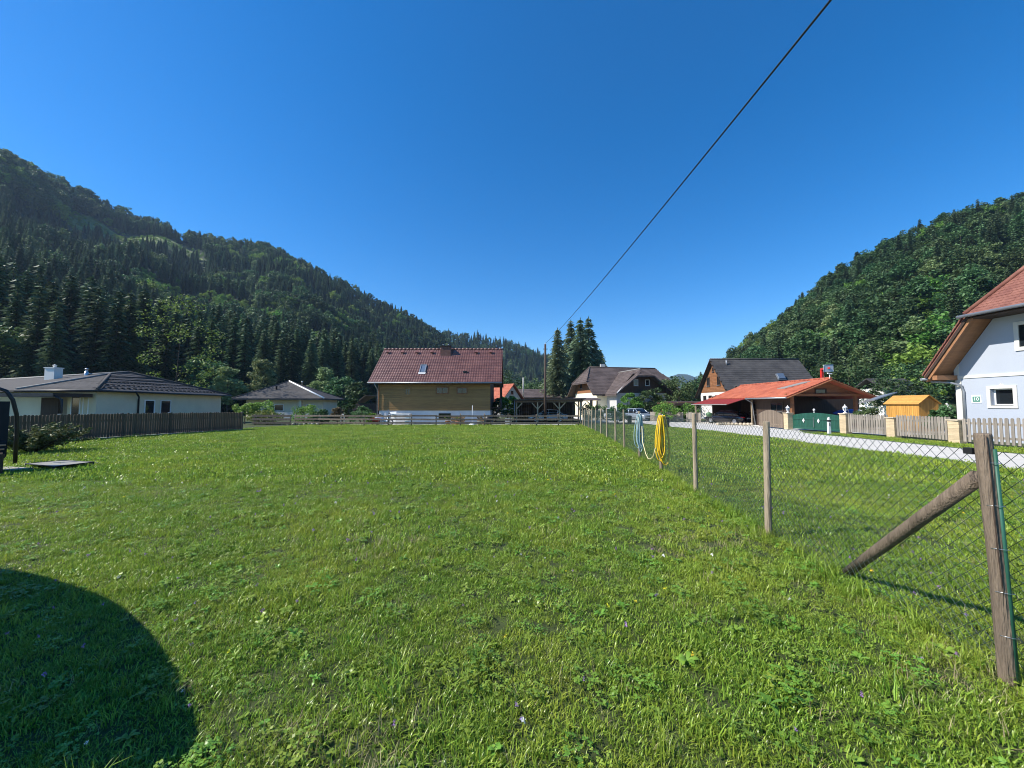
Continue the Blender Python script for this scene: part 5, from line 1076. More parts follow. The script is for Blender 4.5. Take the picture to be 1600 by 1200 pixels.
# ---- second bungalow
h = thing('bungalow', G(-36, 60), 'smaller bungalow with dark pyramid roof behind the garden shrubs', 'house')
FL, FR = at(362, 622.5, 58), at(506, 622.5, 58); ez = FL.z; FR.z = ez; RB_ = at(538, 625, 67); RB_.z = ez; LB = V(FL.x-5, 68, ez); ap = at(452, 596, 63)
part(h, 'roof', 'roof_anthracite', lambda b: [b.slab(p, (0, 0, -.2)) for p in ([FL, FR, ap], [FR, RB_, ap], [RB_, LB, ap], [LB, FL, ap])])
b = MB(); b.tiles([FL, FR, ap], (1, 0, 0), .6, .42, .025); b.tiles([FR, RB_, ap], RB_-FR, .6, .42, .025); o = b.build('shingles', 'roof_anthracite', h); o['kind'] = 'stuff'
cap(h, ap+V(0,0,.06), FR+V(0,0,.06), .12, 'plastic_white', 'hip_cap'); cap(h, ap+V(0,0,.05), FL+V(0,0,.05), .09, 'roof_anthracite', 'hip_cap'); cap(h, ap+V(0,0,.05), RB_+V(0,0,.05), .09, 'roof_anthracite', 'hip_cap')
part(h, 'wall', 'render_cream', lambda b: b.slab([V(FL.x+1.2, 59.8, -.5), V(FR.x-1.0, 59.8, -.5), V(RB_.x-1.0, 66.5, -.5), V(LB.x+1, 67, -.5)], (0, 0, ez+.35)))
p = at(469, 640, 58.6); part(h, 'porch_post', 'render_cream', lambda b: b.box((p.x-.2, 58.5, -.4), (p.x+.2, 58.9, ez-.2)))
for x, w_ in ((436, 1.5), (485, 1.2), (400, 1.1)): p = at(x, 638, 59.8); window(h, V(p.x, 59.78, 1.2), (1, 0, 0), (0, -1, 0), w_, 1.1, 'plastic_white', 'pane', .1)
q_ = at(432, 607, 60.5); part(h, 'vent', 'dark_metal', lambda b: b.lathe(q_, [(.12, -.2), (.12, .3), (.2, .32), (.05, .45)], 8)); q_ = at(472, 600, 66); part(h, 'flue', 'steel', lambda b: b.lathe(q_, [(.15, -1.2), (.15, .3), (.22, .32), (.05, .5)], 8))
part(h, 'terrace_wall', 'render_grey', lambda b: b.box((at(428, 650, 56).x, 56, -.4), (at(488, 650, 56).x, 56.2, .55)))
# ------------------------------------------------------------------ cars
def loft(sections, close=True):                           # list of rings (same length) -> smooth skin
    b = MB(); n = len(sections[0])
    for r in sections: b.v += [tuple(p) for p in r]
    for i in range(len(sections)-1):
        for j in range(n): b.f.append((i*n+j, i*n+(j+1) % n, (i+1)*n+(j+1) % n, (i+1)*n+j)); b.sm.append(True)
    if close:
        b.f += [tuple(reversed(range(n))), tuple((len(sections)-1)*n+j for j in range(n))]; b.sm += [False, False]
    return b
def ring(x, w_, zl, zh, tuck=.88, top=.92):               # rounded cross section across the car
    hw = w_/2; h = zh-zl
    return [(x, hw*s*a, zl+h*t) for s, seq in ((1, ((tuck*.9, 0), (tuck, .06), (1, .35), (1, .55), (.985, .8), (top, .96), (top*.8, 1))), (-1, ((top*.8, 1), (top, .96), (.985, .8), (1, .55), (1, .35), (tuck, .06), (tuck*.9, 0)))) for a, t in seq]
def car(name, loc, rz, L, Wc, H, kind, paint, label):
    t = bpy.data.objects.new(name, None); SC.collection.objects.link(t); t.location = loc; t.rotation_euler = (0, 0, rz); tag(t, label, 'car')
    def P(b, nm, m, par=None):
        o = b.build(nm, m, None); o.location = (0, 0, 0); o.parent = par or t; return o
    hL = L/2; belt = H*.62
    if kind == 'sedan': prof = [(-hL, .45, belt*.86, .86), (-hL+.10, .24, belt*.97, .95), (-hL+.5, .20, belt*1.0, 1), (-hL*.4, .19, belt, 1), (hL*.35, .19, belt*.97, 1), (hL*.62, .2, belt*.93, .99), (hL-.22, .22, belt*.82, .94), (hL-.05, .28, belt*.70, .86), (hL, .36, belt*.58, .80)]
    else: prof = [(-hL, .42, belt*.95, .88), (-hL+.08, .24, belt, .95), (-hL+.5, .20, belt, 1), (0, .19, belt, 1), (hL*.5, .2, belt*.96, .99), (hL-.25, .22, belt*.86, .95), (hL-.05, .28, belt*.74, .87), (hL, .36, belt*.62, .80)]
    body = P(loft([ring(x, Wc*w_, zl, zh) for x, zl, zh, w_ in prof]), 'body', paint)
    if kind == 'sedan': cab = [(-hL*.80, belt-.02, .80), (-hL*.48, H*.95, .74), (-hL*.15, H, .76), (hL*.12, H*.985, .76), (hL*.20, H*.95, .77), (hL*.52, belt-.04, .84)]
    else: cab = [(-hL*.985, belt-.02, .84), (-hL*.86, H*.93, .74), (-hL*.6, H*.99, .75), (0, H, .77), (hL*.14, H*.975, .77), (hL*.50, belt-.06, .86)]
    def cring(x, zt, w_, shr=0.):
        zb = belt-.06; hw = Wc/2; k = max(.02, (zt-zb)); wt = hw*(w_ if zt > belt+.2 else .88)-shr; wb = hw*.93-shr
        wt_ = wb+(wt-wb)*min(1, k/(H-zb))
        return [(x, s*y, z) for s, q in ((1, ((wb, zb), (wb*.5+wt_*.5+.015, zb+k*.5), (wt_, zb+k*.92), (wt_*.86, zb+k))), (-1, ((wt_*.86, zb+k), (wt_, zb+k*.92), (wb*.5+wt_*.5+.015, zb+k*.5), (wb, zb)))) for y, z in q]
    P(loft([cring(x, z-.012, w_, .006) for x, z, w_ in cab]), 'glass', 'pane')
    # painted roof and pillars over the glass
    ca = cab[1][0]; cb_ = cab[-2][0]; rf = [c for c in cab if c[1] > H*.92]
    def rring(x, zt, w_):
        zb = belt-.06; wb = Wc/2*.93; wt = Wc/2*w_; k = zt-zb; return [(x, -wt-.004, zb+k*.90), (x, -wt*.86, zt+.006), (x, 0, zt+.018), (x, wt*.86, zt+.006), (x, wt+.004, zb+k*.90), (x, wt*.8, zb+k*.88), (x, -wt*.8, zb+k*.88)]
    P(loft([rring(*c) for c in rf]), 'roof', paint)
    for s in (-1, 1):
        b = MB()
        for (xa, za), (xb, zb_) in (((cab[0][0]+.02, belt-.05), (rf[0][0], rf[0][1]-.06)), ((cab[-1][0]-.02, belt-.05), (rf[-1][0], rf[-1][1]-.06)), ((-hL*.02, belt-.05), (-hL*.04, H-.07)), ((-hL*.45, belt-.05), (-hL*.5, H-.09))):
            ya = Wc/2*.93+.004; yb = Wc/2*.765+.008; b.tube([(xa, s*ya, za), ((xa+xb)/2, s*((ya+yb)/2+.02), (za+zb_)/2), (xb, s*yb, zb_)], .032, 6)
        P(b, 'pillar', paint)
        b = MB(); b.box((-hL*.93, s*(Wc/2+.001)-.012, .33), (hL*.9, s*(Wc/2+.001)+.012, .37)); P(b, 'side_trim', 'plastic_black')
        b = MB(); b.lathe((0, 0, 0), [(.02, -.05), (.08, 0), (.06, .09), (.02, .12)], 8); mo = P(b, 'mirror', paint); mo.location = (hL*.36, s*(Wc/2+.07), belt+.02)
        for xx in (hL*.62, -hL*.60):
            w0 = bpy.data.objects.new('wheel', None)
            prf = [(.20, -.09), (.29, -.10), (.315, -.07), (.32, 0), (.315, .07), (.29, .10), (.20, .09)]
            b = MB(); b.lathe((0, 0, 0), prf, 20); wv = P(b, 'wheel', 'rubber'); wv.location = (xx, s*(Wc/2-.09), .32); wv.rotation_euler = (R(90), 0, 0)
            b = MB(); b.lathe((0, 0, 0), [(.205, -.098), (.19, -.07), (.06, -.075), (.05, -.1), (.01, -.102)] if True else [], 20)
            for k in range(7):
                a = k*2*math.pi/7; b.bar((.05*math.cos(a), .05*math.sin(a), -.085*1), (.195*math.cos(a), .195*math.sin(a), -.095), .035, .02, (0, 0, 1))
            b2 = MB(); sg_ = 1 if s < 0 else 1
            b2.v = [(x, y, z if s > 0 else -z) for x, y, z in b.v]; b2.f = b.f if s > 0 else [tuple(reversed(f)) for f in b.f]; b2.sm = b.sm
            ro = P(b2, 'rim', 'steel', wv); ro.location = (0, 0, 0)
            b = MB(); b.tube([(xx+.385*math.cos(a), s*(Wc/2-.012), .32+.385*math.sin(a)) for a in lin(-.15, math.pi+.15, 14)], .03, 6); P(b, 'wheel_arch', 'plastic_black')
        b = MB(); zt = belt*.80; b.tube([(hL-.16, s*Wc*.30, belt*.66), (hL-.20, s*Wc*.36, belt*.68), (hL-.34, s*Wc*.425, belt*.72)], [.055, .07, .05], 8); P(b, 'headlight', 'lens_clear')
        b = MB(); z_ = belt*.78; b.tube([(-hL-.0, s*Wc*.33, z_), (-hL+.03, s*Wc*.41, z_+.01), (-hL+.22, s*Wc*.475, z_+.02)], [.05, .075, .045], 8); P(b, 'tail_light', 'tail_red')
    for sx, nm in ((1, 'front'), (-1, 'rear')):
        b = MB(); b.box((sx*hL-.02 if sx > 0 else -hL-.025, -.26, .40 if sx > 0 else belt*.62), (sx*hL+.025 if sx > 0 else -hL+.02, .26, .51 if sx > 0 else belt*.62+.11)); P(b, 'number_plate', 'plastic_white')
        b = MB(); b.box((sx*hL-.06, -Wc*.36, .26), (sx*hL+.012, Wc*.36, .38)); P(b, 'bumper_grille', 'plastic_black')
    b = MB(); b.box((hL-.05, -Wc*.26, belt*.60), (hL+.004, Wc*.26, belt*.69)); P(b, 'grille', 'plastic_black')
    return t
p = gp(1000, 657); car('parked_car', G(15.9, 48.5), R(-68), 3.95, 1.70, 1.50, 'hatch', 'car_silver', 'silver hatchback facing the camera parked at the end of the road')
car('parked_car', G(4.1, 44.6), R(180), 4.5, 1.75, 1.45, 'sedan', 'car_white', 'pale silver car parked under the open timber carport')
car('parked_car', G(22.35, 39.9), R(114), 4.4, 1.78, 1.44, 'sedan', 'car_black', 'black saloon car seen from behind under the red shelter roof')
car('parked_car', G(13.2, 52.5), R(-100), 4.1, 1.72, 1.48, 'hatch', 'car_white', 'white car half hidden by the bush in front of the farmhouse')

# ------------------------------------------------------------------ garden plants and trees near the houses
def plant(name, loc, H, R0, z0, m, label, cat, seed, leaf=.12, nclump=26, nleaf=60, shape='round', flat=1., trunk=True, tr=.07, parts=None):
    t = thing(name, loc, label, cat)
    cm = crown_mesh('crown' if trunk else 'foliage', m, H, R0, z0, nclump, nleaf, leaf, seed, flat, shape); o = link('crown' if trunk else 'foliage', cm, t)
    if trunk: link('trunk', trunk_mesh('trunk', H, tr, 6, seed=seed, R0=R0*.8), t)
    else:
        b = MB(); rd = random.Random(seed)
        for k in range(6): a = k*1.05+rd.random(); b.tube([(0, 0, -.05), (math.cos(a)*R0*.3, math.sin(a)*R0*.3, H*.3), (math.cos(a)*R0*.55, math.sin(a)*R0*.55, H*.62)], [.03, .02, .008], 5)
        link('stem', bezmesh(b, 'stem', 'bark'), t)
    return t
def pg(x, Y): return G(at(x, 640, Y).x, Y)
def spruce(loc, H, w_, label, seed, grp=None):
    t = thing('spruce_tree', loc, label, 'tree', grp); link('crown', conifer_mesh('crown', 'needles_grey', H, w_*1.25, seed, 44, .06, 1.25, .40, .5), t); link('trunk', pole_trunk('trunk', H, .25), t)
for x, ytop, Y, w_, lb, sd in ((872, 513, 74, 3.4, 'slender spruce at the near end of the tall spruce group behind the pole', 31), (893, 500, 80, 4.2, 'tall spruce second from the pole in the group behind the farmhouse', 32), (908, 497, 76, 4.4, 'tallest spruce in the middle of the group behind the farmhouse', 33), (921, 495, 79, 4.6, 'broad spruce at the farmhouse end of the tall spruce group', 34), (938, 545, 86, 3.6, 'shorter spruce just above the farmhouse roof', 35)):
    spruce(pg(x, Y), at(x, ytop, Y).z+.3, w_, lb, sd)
# broadleaf trees in the middle distance
for x, ytop, Y, r, m, lb, sd in ((1018, 606, 53, 2.0, 'leaves_dark', 'dark fruit tree beside the farmhouse wing', 41), (1042, 590, 55, 2.7, 'leaves', 'broad bushy tree above the silver hatchback', 42), (1062, 590, 58, 2.8, 'leaves', 'bushy tree between the hatchback and the brown gable', 43), (1084, 600, 60, 2.2, 'leaves_dark', 'leafy tree touching the brown gable house', 44), (985, 612, 51, 1.5, 'leaves_light', 'small light green tree in front of the farmhouse wing', 45),
     (832, 597, 88, 4.2, 'leaves', 'leafy tree behind the barn roof, nearest the timber house', 46), (868, 585, 92, 4.5, 'leaves', 'leafy tree below the spruce group behind the barn', 47), (800, 590, 96, 4.5, 'leaves_dark', 'dark leafy tree rising behind the small red roofed house', 48), (778, 575, 105, 5.0, 'leaves_dark', 'tall dark leafy tree behind the end of the timber house', 49),
     (793, 620, 47, 1.6, 'leaves_light', 'small round tree beside the open carport', 50), (355, 568, 70, 2.7, 'leaves_grey', 'pale green tree in front of the dark forest between the two bungalows', 51), (407, 558, 78, 3.0, 'leaves_grey', 'pale slender tree behind the smaller bungalow', 52), (505, 573, 80, 3.2, 'leaves_grey', 'pale green tree right behind the pyramid roof', 53), (535, 590, 76, 2.8, 'leaves', 'leafy tree between the pyramid roof and the timber house', 54), (560, 597, 72, 2.2, 'leaves', 'leafy tree close to the corner of the timber house', 55),
     (272, 458, 57, 4.8, 'leaves_light', 'large sunlit green tree standing out from the dark spruces', 56), (1262, 545, 75, 5.0, 'leaves', 'leafy tree right behind the slate roof', 57), (1190, 540, 95, 5.5, 'leaves', 'round leafy tree above the slate roof', 58), (1330, 560, 62, 4.6, 'leaves', 'bushy tree behind the orange roof', 59), (1400, 590, 48, 2.6, 'leaves_dark', 'small dark tree standing behind the yellow hut', 60), (1440, 560, 52, 4.0, 'leaves', 'leafy tree behind the yellow hut beside the blue house', 61), (1375, 575, 55, 3.6, 'leaves', 'leafy tree between the orange roof and the yellow hut', 62), (1300, 570, 66, 4.2, 'leaves_dark', 'dark tree behind the basketball hoop', 63)):
    big = Y > 61; H = at(x, ytop, Y).z+.3
    plant('broadleaf_tree', pg(x, Y), H, r, H*.18 if not big else H*.22, m, lb, 'tree', sd, leaf=.15 if not big else .24, nclump=34 if not big else 46, nleaf=70, shape='egg' if m == 'leaves_grey' else 'round', tr=.09 if not big else .16)
# shrubs
for nm, x, Y, H, r, m, lb, sd, sh_, tk in (
    ('garden_tree', 383, 38.5, 2.3, 1.0, 'leaves_light', 'small light green tree with thin trunk in front of the smaller bungalow', 71, 'round', True), ('garden_tree', 412, 40, 2.3, 1.2, 'leaves_light', 'bushy light green tree right of the thin trunked one', 72, 'round', True), ('shrub', 418, 37.6, 1.25, 1.5, 'leaves_yellow', 'low yellow green shrub behind the short rail panel', 73, 'mound', False), ('shrub', 478, 38.5, 1.85, 1.5, 'leaves_light', 'large clipped round green shrub behind the rail fence', 74, 'mound', False),
    ('shrub', 503, 38.2, 1.4, 1.0, 'leaves', 'smaller green shrub touching the large round one', 75, 'mound', False), ('shrub', 528, 39.5, 1.7, .9, 'leaves_red', 'reddish bronze garden shrub behind the rail fence', 76, 'egg', False), ('thuja', 548, 42, 2.9, .75, 'leaves_dark', 'dark columnar thuja in the garden beside the timber house', 77, 'column', False), ('shrub', 566, 38.5, 1.7, 1.1, 'leaves', 'green shrub left of the timber house', 78, 'mound', False), ('shrub', 582, 38.0, 1.1, .6, 'leaves_light', 'small bright shrub at the corner of the timber house', 79, 'mound', False),
    ('shrub', 965, 40, 1.7, 1.0, 'leaves_dark', 'dark round bush behind the wire fence in front of the white car', 80, 'round', False), ('climbing_vine', 1042, 44.5, 2.15, 1.3, 'leaves_light', 'leafy vine growing over the pergola next to the hatchback', 81, 'round', False), ('climbing_vine', 1072, 45.0, 2.2, 1.3, 'leaves_light', 'leafy vine over the pergola end near the arbour', 82, 'round', False), ('shrub', 775, 43.5, 2.6, 1.0, 'leaves_dark', 'dark bush in the shade beside the timber house', 83, 'egg', False), ('shrub', 920, 45, 2.0, 1.1, 'leaves_dark', 'dark bush under the porch roof of the farmhouse', 84, 'round', False), ('shrub', 935, 52, 1.9, 1.2, 'leaves', 'green bush beside the farmhouse door', 85, 'round', False),
    ('shrub', 1350, 27.5, 1.7, .8, 'leaves', 'green bush behind the grey picket fence beside the porch', 86, 'round', False), ('shrub', 1480, 22.5, 1.5, .9, 'leaves', 'green bush between the yellow hut and the blue house', 87, 'round', False)):
    plant(nm, pg(x, Y), H, r, .12*H if not tk else .9, m, lb, 'shrub' if nm != 'garden_tree' else 'tree', sd, leaf=.085, nclump=34, nleaf=70, shape=sh_, trunk=tk, tr=.05)
# juniper by the swing seat
j = gp(58, 716); j.y += 1.2; jt = thing('juniper', V(at(52, 700, 13.6).x, 13.6, 0), 'spreading dusty green juniper at the foot of the dark picket fence', 'shrub')
rj = np.random.default_rng(6); cc = []
for k in range(60):
    a = rj.uniform(0, 6.28); L_ = rj.uniform(.5, 1.6); hgt = rj.uniform(.25, .95)*(1.2-.3*L_); n = 150
    u = rj.uniform(.15, 1, n); q = np.stack([np.cos(a)*L_*u, np.sin(a)*L_*u*.8, .15+hgt*u**.7], 1)+rj.normal(size=(n, 3))*.09*(1.2-u[:, None]); cc.append(q)
rng = rj; v, f = leaf_quads(np.concatenate(cc), .065, .4, .2); link('foliage', fast_mesh('foliage', v, f, 'juniper'), jt)
b = MB()
for k in range(7): a = k*.9; b.tube([(0, 0, 0), (math.cos(a)*.5, math.sin(a)*.4, .3), (math.cos(a)*1.1, math.sin(a)*.9, .6)], [.04, .03, .01], 5)
link('stem', bezmesh(b, 'stem', 'bark'), jt)

# ------------------------------------------------------------------ things standing about the houses
def pt_(x, Y): return G(at(x, 650, Y).x, Y)
p = pt_(738, 36.6); t = thing('parasol_stand', p, 'white parasol pole with cross bar in a white base beside the timber house', 'parasol stand')
b = MB(); b.lathe(p, [(.34, 0), (.34, .05), (.15, .14), (.06, .22)], 14); b.build('base', 'plastic_white', t); b = MB(); b.tube([p, p+V(0, 0, 1.85)], .024, 8); b.build('pole', 'plastic_white', t); b = MB(); b.tube([p+V(-.25, 0, .85), p+V(.3, 0, .85)], .02, 6); b.build('cross_bar', 'plastic_white', t)
def wood_pile(p, n, rows, label):
    t = thing('firewood_stack', p, label, 'firewood'); lg = MB(); lg.lathe((0, 0, 0), [(.085, -.2), (.09, 0), (.08, .2)], 7); me = bezmesh(lg, 'log', 'firewood')
    for r in range(rows):
        for i in range(n-(r % 2)):
            o = inst(me, 'log', t, p+V(.175*(i+.5*(r % 2)), random.uniform(-.02, .02), .09+.155*r), 0, None, R(90)); o.scale = (random.uniform(.8, 1.1),)*2+(1,)
wood_pile(pt_(706, 37.6), 8, 5, 'stack of split firewood below the basement window'); wood_pile(pt_(747, 37.7), 6, 4, 'smaller firewood stack near the end of the timber house')
def pot(p, r, hh, m, pm, label, seed):
    t = thing('flower_pot', p, label, 'flower pot'); b = MB(); b.lathe(p, [(r*.7, 0), (r, hh), (r*1.08, hh), (r*1.08, hh+.03), (r*.9, hh+.03)], 12); b.build('pot', m, t)
    o = link('flowers', crown_mesh('flowers', pm, .5, r*1.2, .05, 8, 40, .045, seed, 1, 'round'), t); o.location = (0, 0, hh)
pot(pt_(700, 36.9), .26, .35, 'terracotta', 'leaves_yellow', 'terracotta pot with yellow green plant by the firewood', 91); pot(pt_(715, 36.8), .22, .3, 'terracotta', 'leaves_light', 'terracotta pot with green plant left of the parasol stand', 92); pot(pt_(750, 36.7), .24, .34, 'concrete', 'leaves_red', 'grey pot with reddish plant right of the parasol stand', 93)
p = pt_(763, 37.2); t = thing('rain_barrel', p, 'dark blue grey rain barrel at the end of the timber house', 'barrel'); b = MB(); b.lathe(p, [(.30, 0), (.36, .3), (.37, .5), (.34, .85)], 16); b.build('barrel', 'dark_metal', t); b = MB(); b.lathe(p+V(0,0,.85), [(.36, 0), (.36, .04), (.1, .08)], 16); b.build('lid', 'tank_galv', t)
# white table leaning, boxes, scooter by the house corner
p = pt_(627, 37.4); t = thing('garden_table', p, 'white garden table standing against the timber house wall', 'table'); b = MB(); b.box((p.x-1.0, p.y-.4, p.z+.98), (p.x+.9, p.y+.4, p.z+1.06)); b.build('top', 'plastic_white', t)
for sx in (-.9, .8):
    for sy in (-.33, .33): b = MB(); b.bar(p+V(sx, sy, 0), p+V(sx, sy, .98), .06, .06, (0, 1, 0)); b.build('leg', 'plastic_white', t)
p = pt_(612, 37.2); t = thing('white_panel', p, 'white board leaning on the timber house wall', 'board'); b = MB(); b.slab([p+V(-.35, 0, 0), p+V(.35, .05, 0), p+V(.3, .5, 1.25), p+V(-.4, .45, 1.2)], (0, .04, .01)); b.build('board', 'plastic_white', t)
for k, (x, z, lb) in enumerate(((636.5, .06, 'lower of two white boxes stacked beside the table'), (636.8, .46, 'upper of two white boxes stacked beside the table'))):
    p = pt_(x, 36.8)+V(0, 0, z if k else 0); t = thing('storage_box', p, lb, 'box'); b = MB(); b.box((p.x-.19, p.y-.19, p.z), (p.x+.19, p.y+.19, p.z+.36)); b.build('body', 'plastic_white', t); b = MB(); b.box((p.x-.21, p.y-.21, p.z+.362), (p.x+.21, p.y+.21, p.z+.40)); b.build('lid', 'trim_white', t)
p = pt_(600, 36.8); t = thing('motor_scooter', p, 'pale blue grey motor scooter parked at the corner of the timber house', 'scooter')
for sx in (-.62, .62): b = MB(); b.tube([p+V(sx+.24*math.cos(a), 0, .25+.24*math.sin(a)) for a in lin(0, 6.283*15/16, 16)], .05, 8, closed=True); b.build('wheel', 'rubber', t)
b = MB(); b.tube([p+V(-.85, 0, .62), p+V(-.5, 0, .72), p+V(-.1, 0, .55), p+V(.15, 0, .32), p+V(.42, 0, .34), p+V(.52, 0, .95)], [.10, .20, .19, .12, .15, .13], 10); b.build('body', 'car_silver', t)
b = MB(); b.tube([p+V(-.75, 0, .86), p+V(-.4, 0, .90), p+V(-.08, 0, .84)], [.09, .14, .08], 8); b.build('saddle', 'plastic_black', t); b = MB(); b.tube([p+V(.5, -.33, 1.1), p+V(.53, 0, 1.05), p+V(.5, .33, 1.1)], .022, 6); b.build('handlebar', 'plastic_black', t); b = MB(); b.lathe(p+V(.58, 0, .93), [(.03, -.08), (.09, 0), (.03, .08)], 8); b.build('headlight', 'lens_clear', t)
b = MB(); b.slab([p+V(.52, -.2, 1.05), p+V(.52, .2, 1.05), p+V(.38, .15, 1.45), p+V(.38, -.15, 1.45)], (.01, 0, 0)); b.build('windscreen', 'lens_clear', t)
p = pt_(588, 36.6); t = thing('wheelbarrow', p, 'red wheelbarrow with white wheel beside the scooter', 'wheelbarrow'); b = MB(); b.add([p+V(x, y, z) for x, y, z in ((-.28,-.2,.32),(.2,-.2,.32),(.2,.2,.32),(-.28,.2,.32),(-.45,-.33,.68),(.42,-.33,.62),(.42,.33,.62),(-.45,.33,.68))], [(3,2,1,0),(0,1,5,4),(1,2,6,5),(2,3,7,6),(3,0,4,7)]); b.build('tub', 'red_paint', t)
b = MB(); b.tube([p+V(.5+.17*math.cos(a), 0, .2+.17*math.sin(a)) for a in lin(0, 5.9, 14)], .04, 6, closed=True); b.build('wheel', 'plastic_white', t)
for s in (-1, 1): b = MB(); b.tube([p+V(.5, s*.05, .2), p+V(-.1, s*.24, .34), p+V(-.85, s*.28, .62)], .018, 6); b.build('handle', 'dark_metal', t)
for s in (-1, 1): b = MB(); b.tube([p+V(-.2, s*.22, .34), p+V(-.3, s*.24, .0)], .016, 6); b.build('leg', 'dark_metal', t)
# post with finger boards at the end of the rail fence
p = pt_(794, 35.2); t = thing('slatted_post', p, 'pale post with short white cross slats in the rail fence near the carport', 'post'); b = MB(); b.bar(p, p+V(0, 0, 1.1), .09, .09, (0, 1, 0)); b.build('post', 'post_wood', t)
for k in range(4): b = MB(); b.bar(p+V(-.28, -.06, .18+.22*k), p+V(.3, -.06, .18+.22*k), .03, .07); b.build('slat', 'plastic_white', t)
# swan-neck white garden arch and grave-like ornaments
p = pt_(535.5, 38.3); t = thing('garden_arch', p, 'small white hooped plant support in the garden bed', 'plant support'); b = MB(); b.tube([p+V(-.15, 0, 0), p+V(-.15, 0, .7), p+V(-.1, 0, .92), p+V(0, 0, 1.0), p+V(.1, 0, .92), p+V(.15, 0, .7), p+V(.15, 0, 0)], .04, 8); b.build('hoop', 'plastic_white', t)
rr = random.Random(8); ORD = ('first','second','third','fourth','fifth','sixth','seventh','eighth','ninth','tenth','eleventh')
for k in range(9):
    p = pt_(440+7*k+rr.uniform(0, 5), 37.0+rr.uniform(0, .5)); b = MB(); r = rr.uniform(.10, .2); pts = []
    b.lathe(p, [(r*.9, 0), (r*1.05, r*.4), (r*.8, r*.9), (r*.3, r*1.1)], 7); tag(b.build('garden_stone', 'rock_pale', None, p), '%s pale stone edging the flower bed, counted from the short rail panel' % ORD[k], 'stone', 'stones edging the flower bed')
b = MB(); p = gp(398, 652); tag(MB().box((p.x-.9, p.y+1, p.z), (p.x+.2, p.y+1.5, p.z+.55)).build('garden_bench', 'dark_timber', None, p), 'low dark wooden box seat on the grass left of the rail panel', 'bench')
# board fence beside the hatchback, with pergola
pa, pb_ = at(1016, 655, 46.5), at(1096, 655, 42.5); pa.z = gz(46); pb_.z = gz(42.5); t = thing('board_fence', pa, 'pale weathered board fence between the hatchback and the arbour', 'fence'); d = pb_-pa; rz = math.atan2(d.y, d.x)
bm_ = MB(); bm_.box((-.07, -.012, 0), (.07, .012, 1.05)); bm_ = bezmesh(bm_, 'board', 'grey_picket')
for i in range(int(d.length/.155)):
    if 24 < i < 27: continue
    p = pa+d*((i+.5)*.155/d.length); inst(bm_, 'board', t, p+V(0,0,.06), rz, (1, 1, random.uniform(.97, 1.03)))
for z in (.3, .9): b = MB(); b.bar(pa+V(0,.03,z), pb_+V(0,.03,z), .04, .08); b.build('rail', 'old_wood', t)
t = thing('pergola', pt_(1055, 45.5), 'timber pergola frame overgrown with a leafy vine', 'pergola')
for x in (1034, 1052, 1078): q = pt_(x, 45.6); b = MB(); b.bar(q, q+V(0, 0, 2.15), .11, .11, (0, 1, 0)); b.build('post', 'brown_timber', t)
q0, q1 = pt_(1028, 45.6)+V(0,0,2.15), pt_(1085, 45.6)+V(0,0,2.2); b = MB(); b.bar(q0, q1, .1, .14); b.build('beam', 'brown_timber', t)
# kettle barbecue and round stone edging by the black car
p = pt_(1108, 38.6); t = thing('barbecue', p, 'green glazed kettle barbecue on a stand beside the black car', 'barbecue'); b = MB(); b.lathe(p+V(0, 0, .72), [(.05, 0), (.22, .06), (.29, .18), (.30, .24)], 14); b.build('bowl', 'glazed_green', t); b = MB(); b.lathe(p+V(0, 0, .965), [(.30, 0), (.27, .12), (.16, .2), (.04, .23), (.04, .27)], 14); b.build('lid', 'glazed_green', t)
for k in range(3): a = k*2.09; b = MB(); b.tube([p+V(.1*math.cos(a), .1*math.sin(a), .76), p+V(.3*math.cos(a), .3*math.sin(a), 0)], .02, 6); b.build('leg', 'dark_metal', t)
for k in range(11):
    p = G(19.2+.27*k, 36.0+1.0*math.sin(k*.5)*.3-.18*k*.2); b = MB(); b.lathe(p, [(.16, 0), (.17, .12), (.13, .22), (.05, .25)], 8); tag(b.build('kerb_stone', 'curb_stone', None, p), '%s rounded pale kerb stone by the black car, counted from the barbecue' % ORD[k], 'stone', 'kerb stones by the black car')
for x, Y, lb in ((983.5, 40.5, 'dark round plastic bin beside the hatchback'), (1041, 30.5, 'dark grey bin standing on the verge behind the yellow hose')):
    p = pt_(x, Y); t = thing('waste_bin', p, lb, 'bin'); b = MB(); b.lathe(p, [(.17, 0), (.22, .05), (.24, .75)], 12); b.build('body', 'dark_metal', t); b = MB(); b.lathe(p+V(0,0,.752), [(.26, 0), (.25, .05), (.08, .09)], 12); b.build('lid', 'plastic_black', t)
# basketball hoop above the orange roof
bb = at(1285, 590, 33.5); t = thing('basketball_hoop', V(bb.x, 38, gz(38)), 'red basketball stand with grey backboard rising above the orange roof', 'basketball hoop')
Yh = 38.0; c0 = at(1284, 600, Yh); c0.z = gz(Yh)+.02; c1 = at(1284, 577, Yh); c2 = at(1297, 575, Yh-.6)
b = MB(); b.bar(c0, c1, .20, .20, (0, 1, 0)); b.build('post', 'red_paint', t); b = MB(); b.bar(c1+V(-.12, 0, 0), c2, .14, .16); b.build('arm', 'red_paint', t)
q = [at(x, y, Yh-.5) for x, y in ((1287.5, 581.5), (1302.5, 580.5), (1302, 569.5), (1287, 570.5))]; b = MB(); b.slab(q, (.0, .05, 0)); b.build('backboard', 'lens_clear', t)
b = MB(); b.tube(q, .025, 6, closed=True); b.build('board_frame', 'lead_grey', t); rc = (q[0]+q[1])/2+V(0, .35, .15); b = MB(); b.tube([rc+V(.22*math.cos(a), .22*math.sin(a), 0) for a in lin(0, 5.9, 14)], .015, 6, closed=True); b.build('rim', 'red_paint', t)
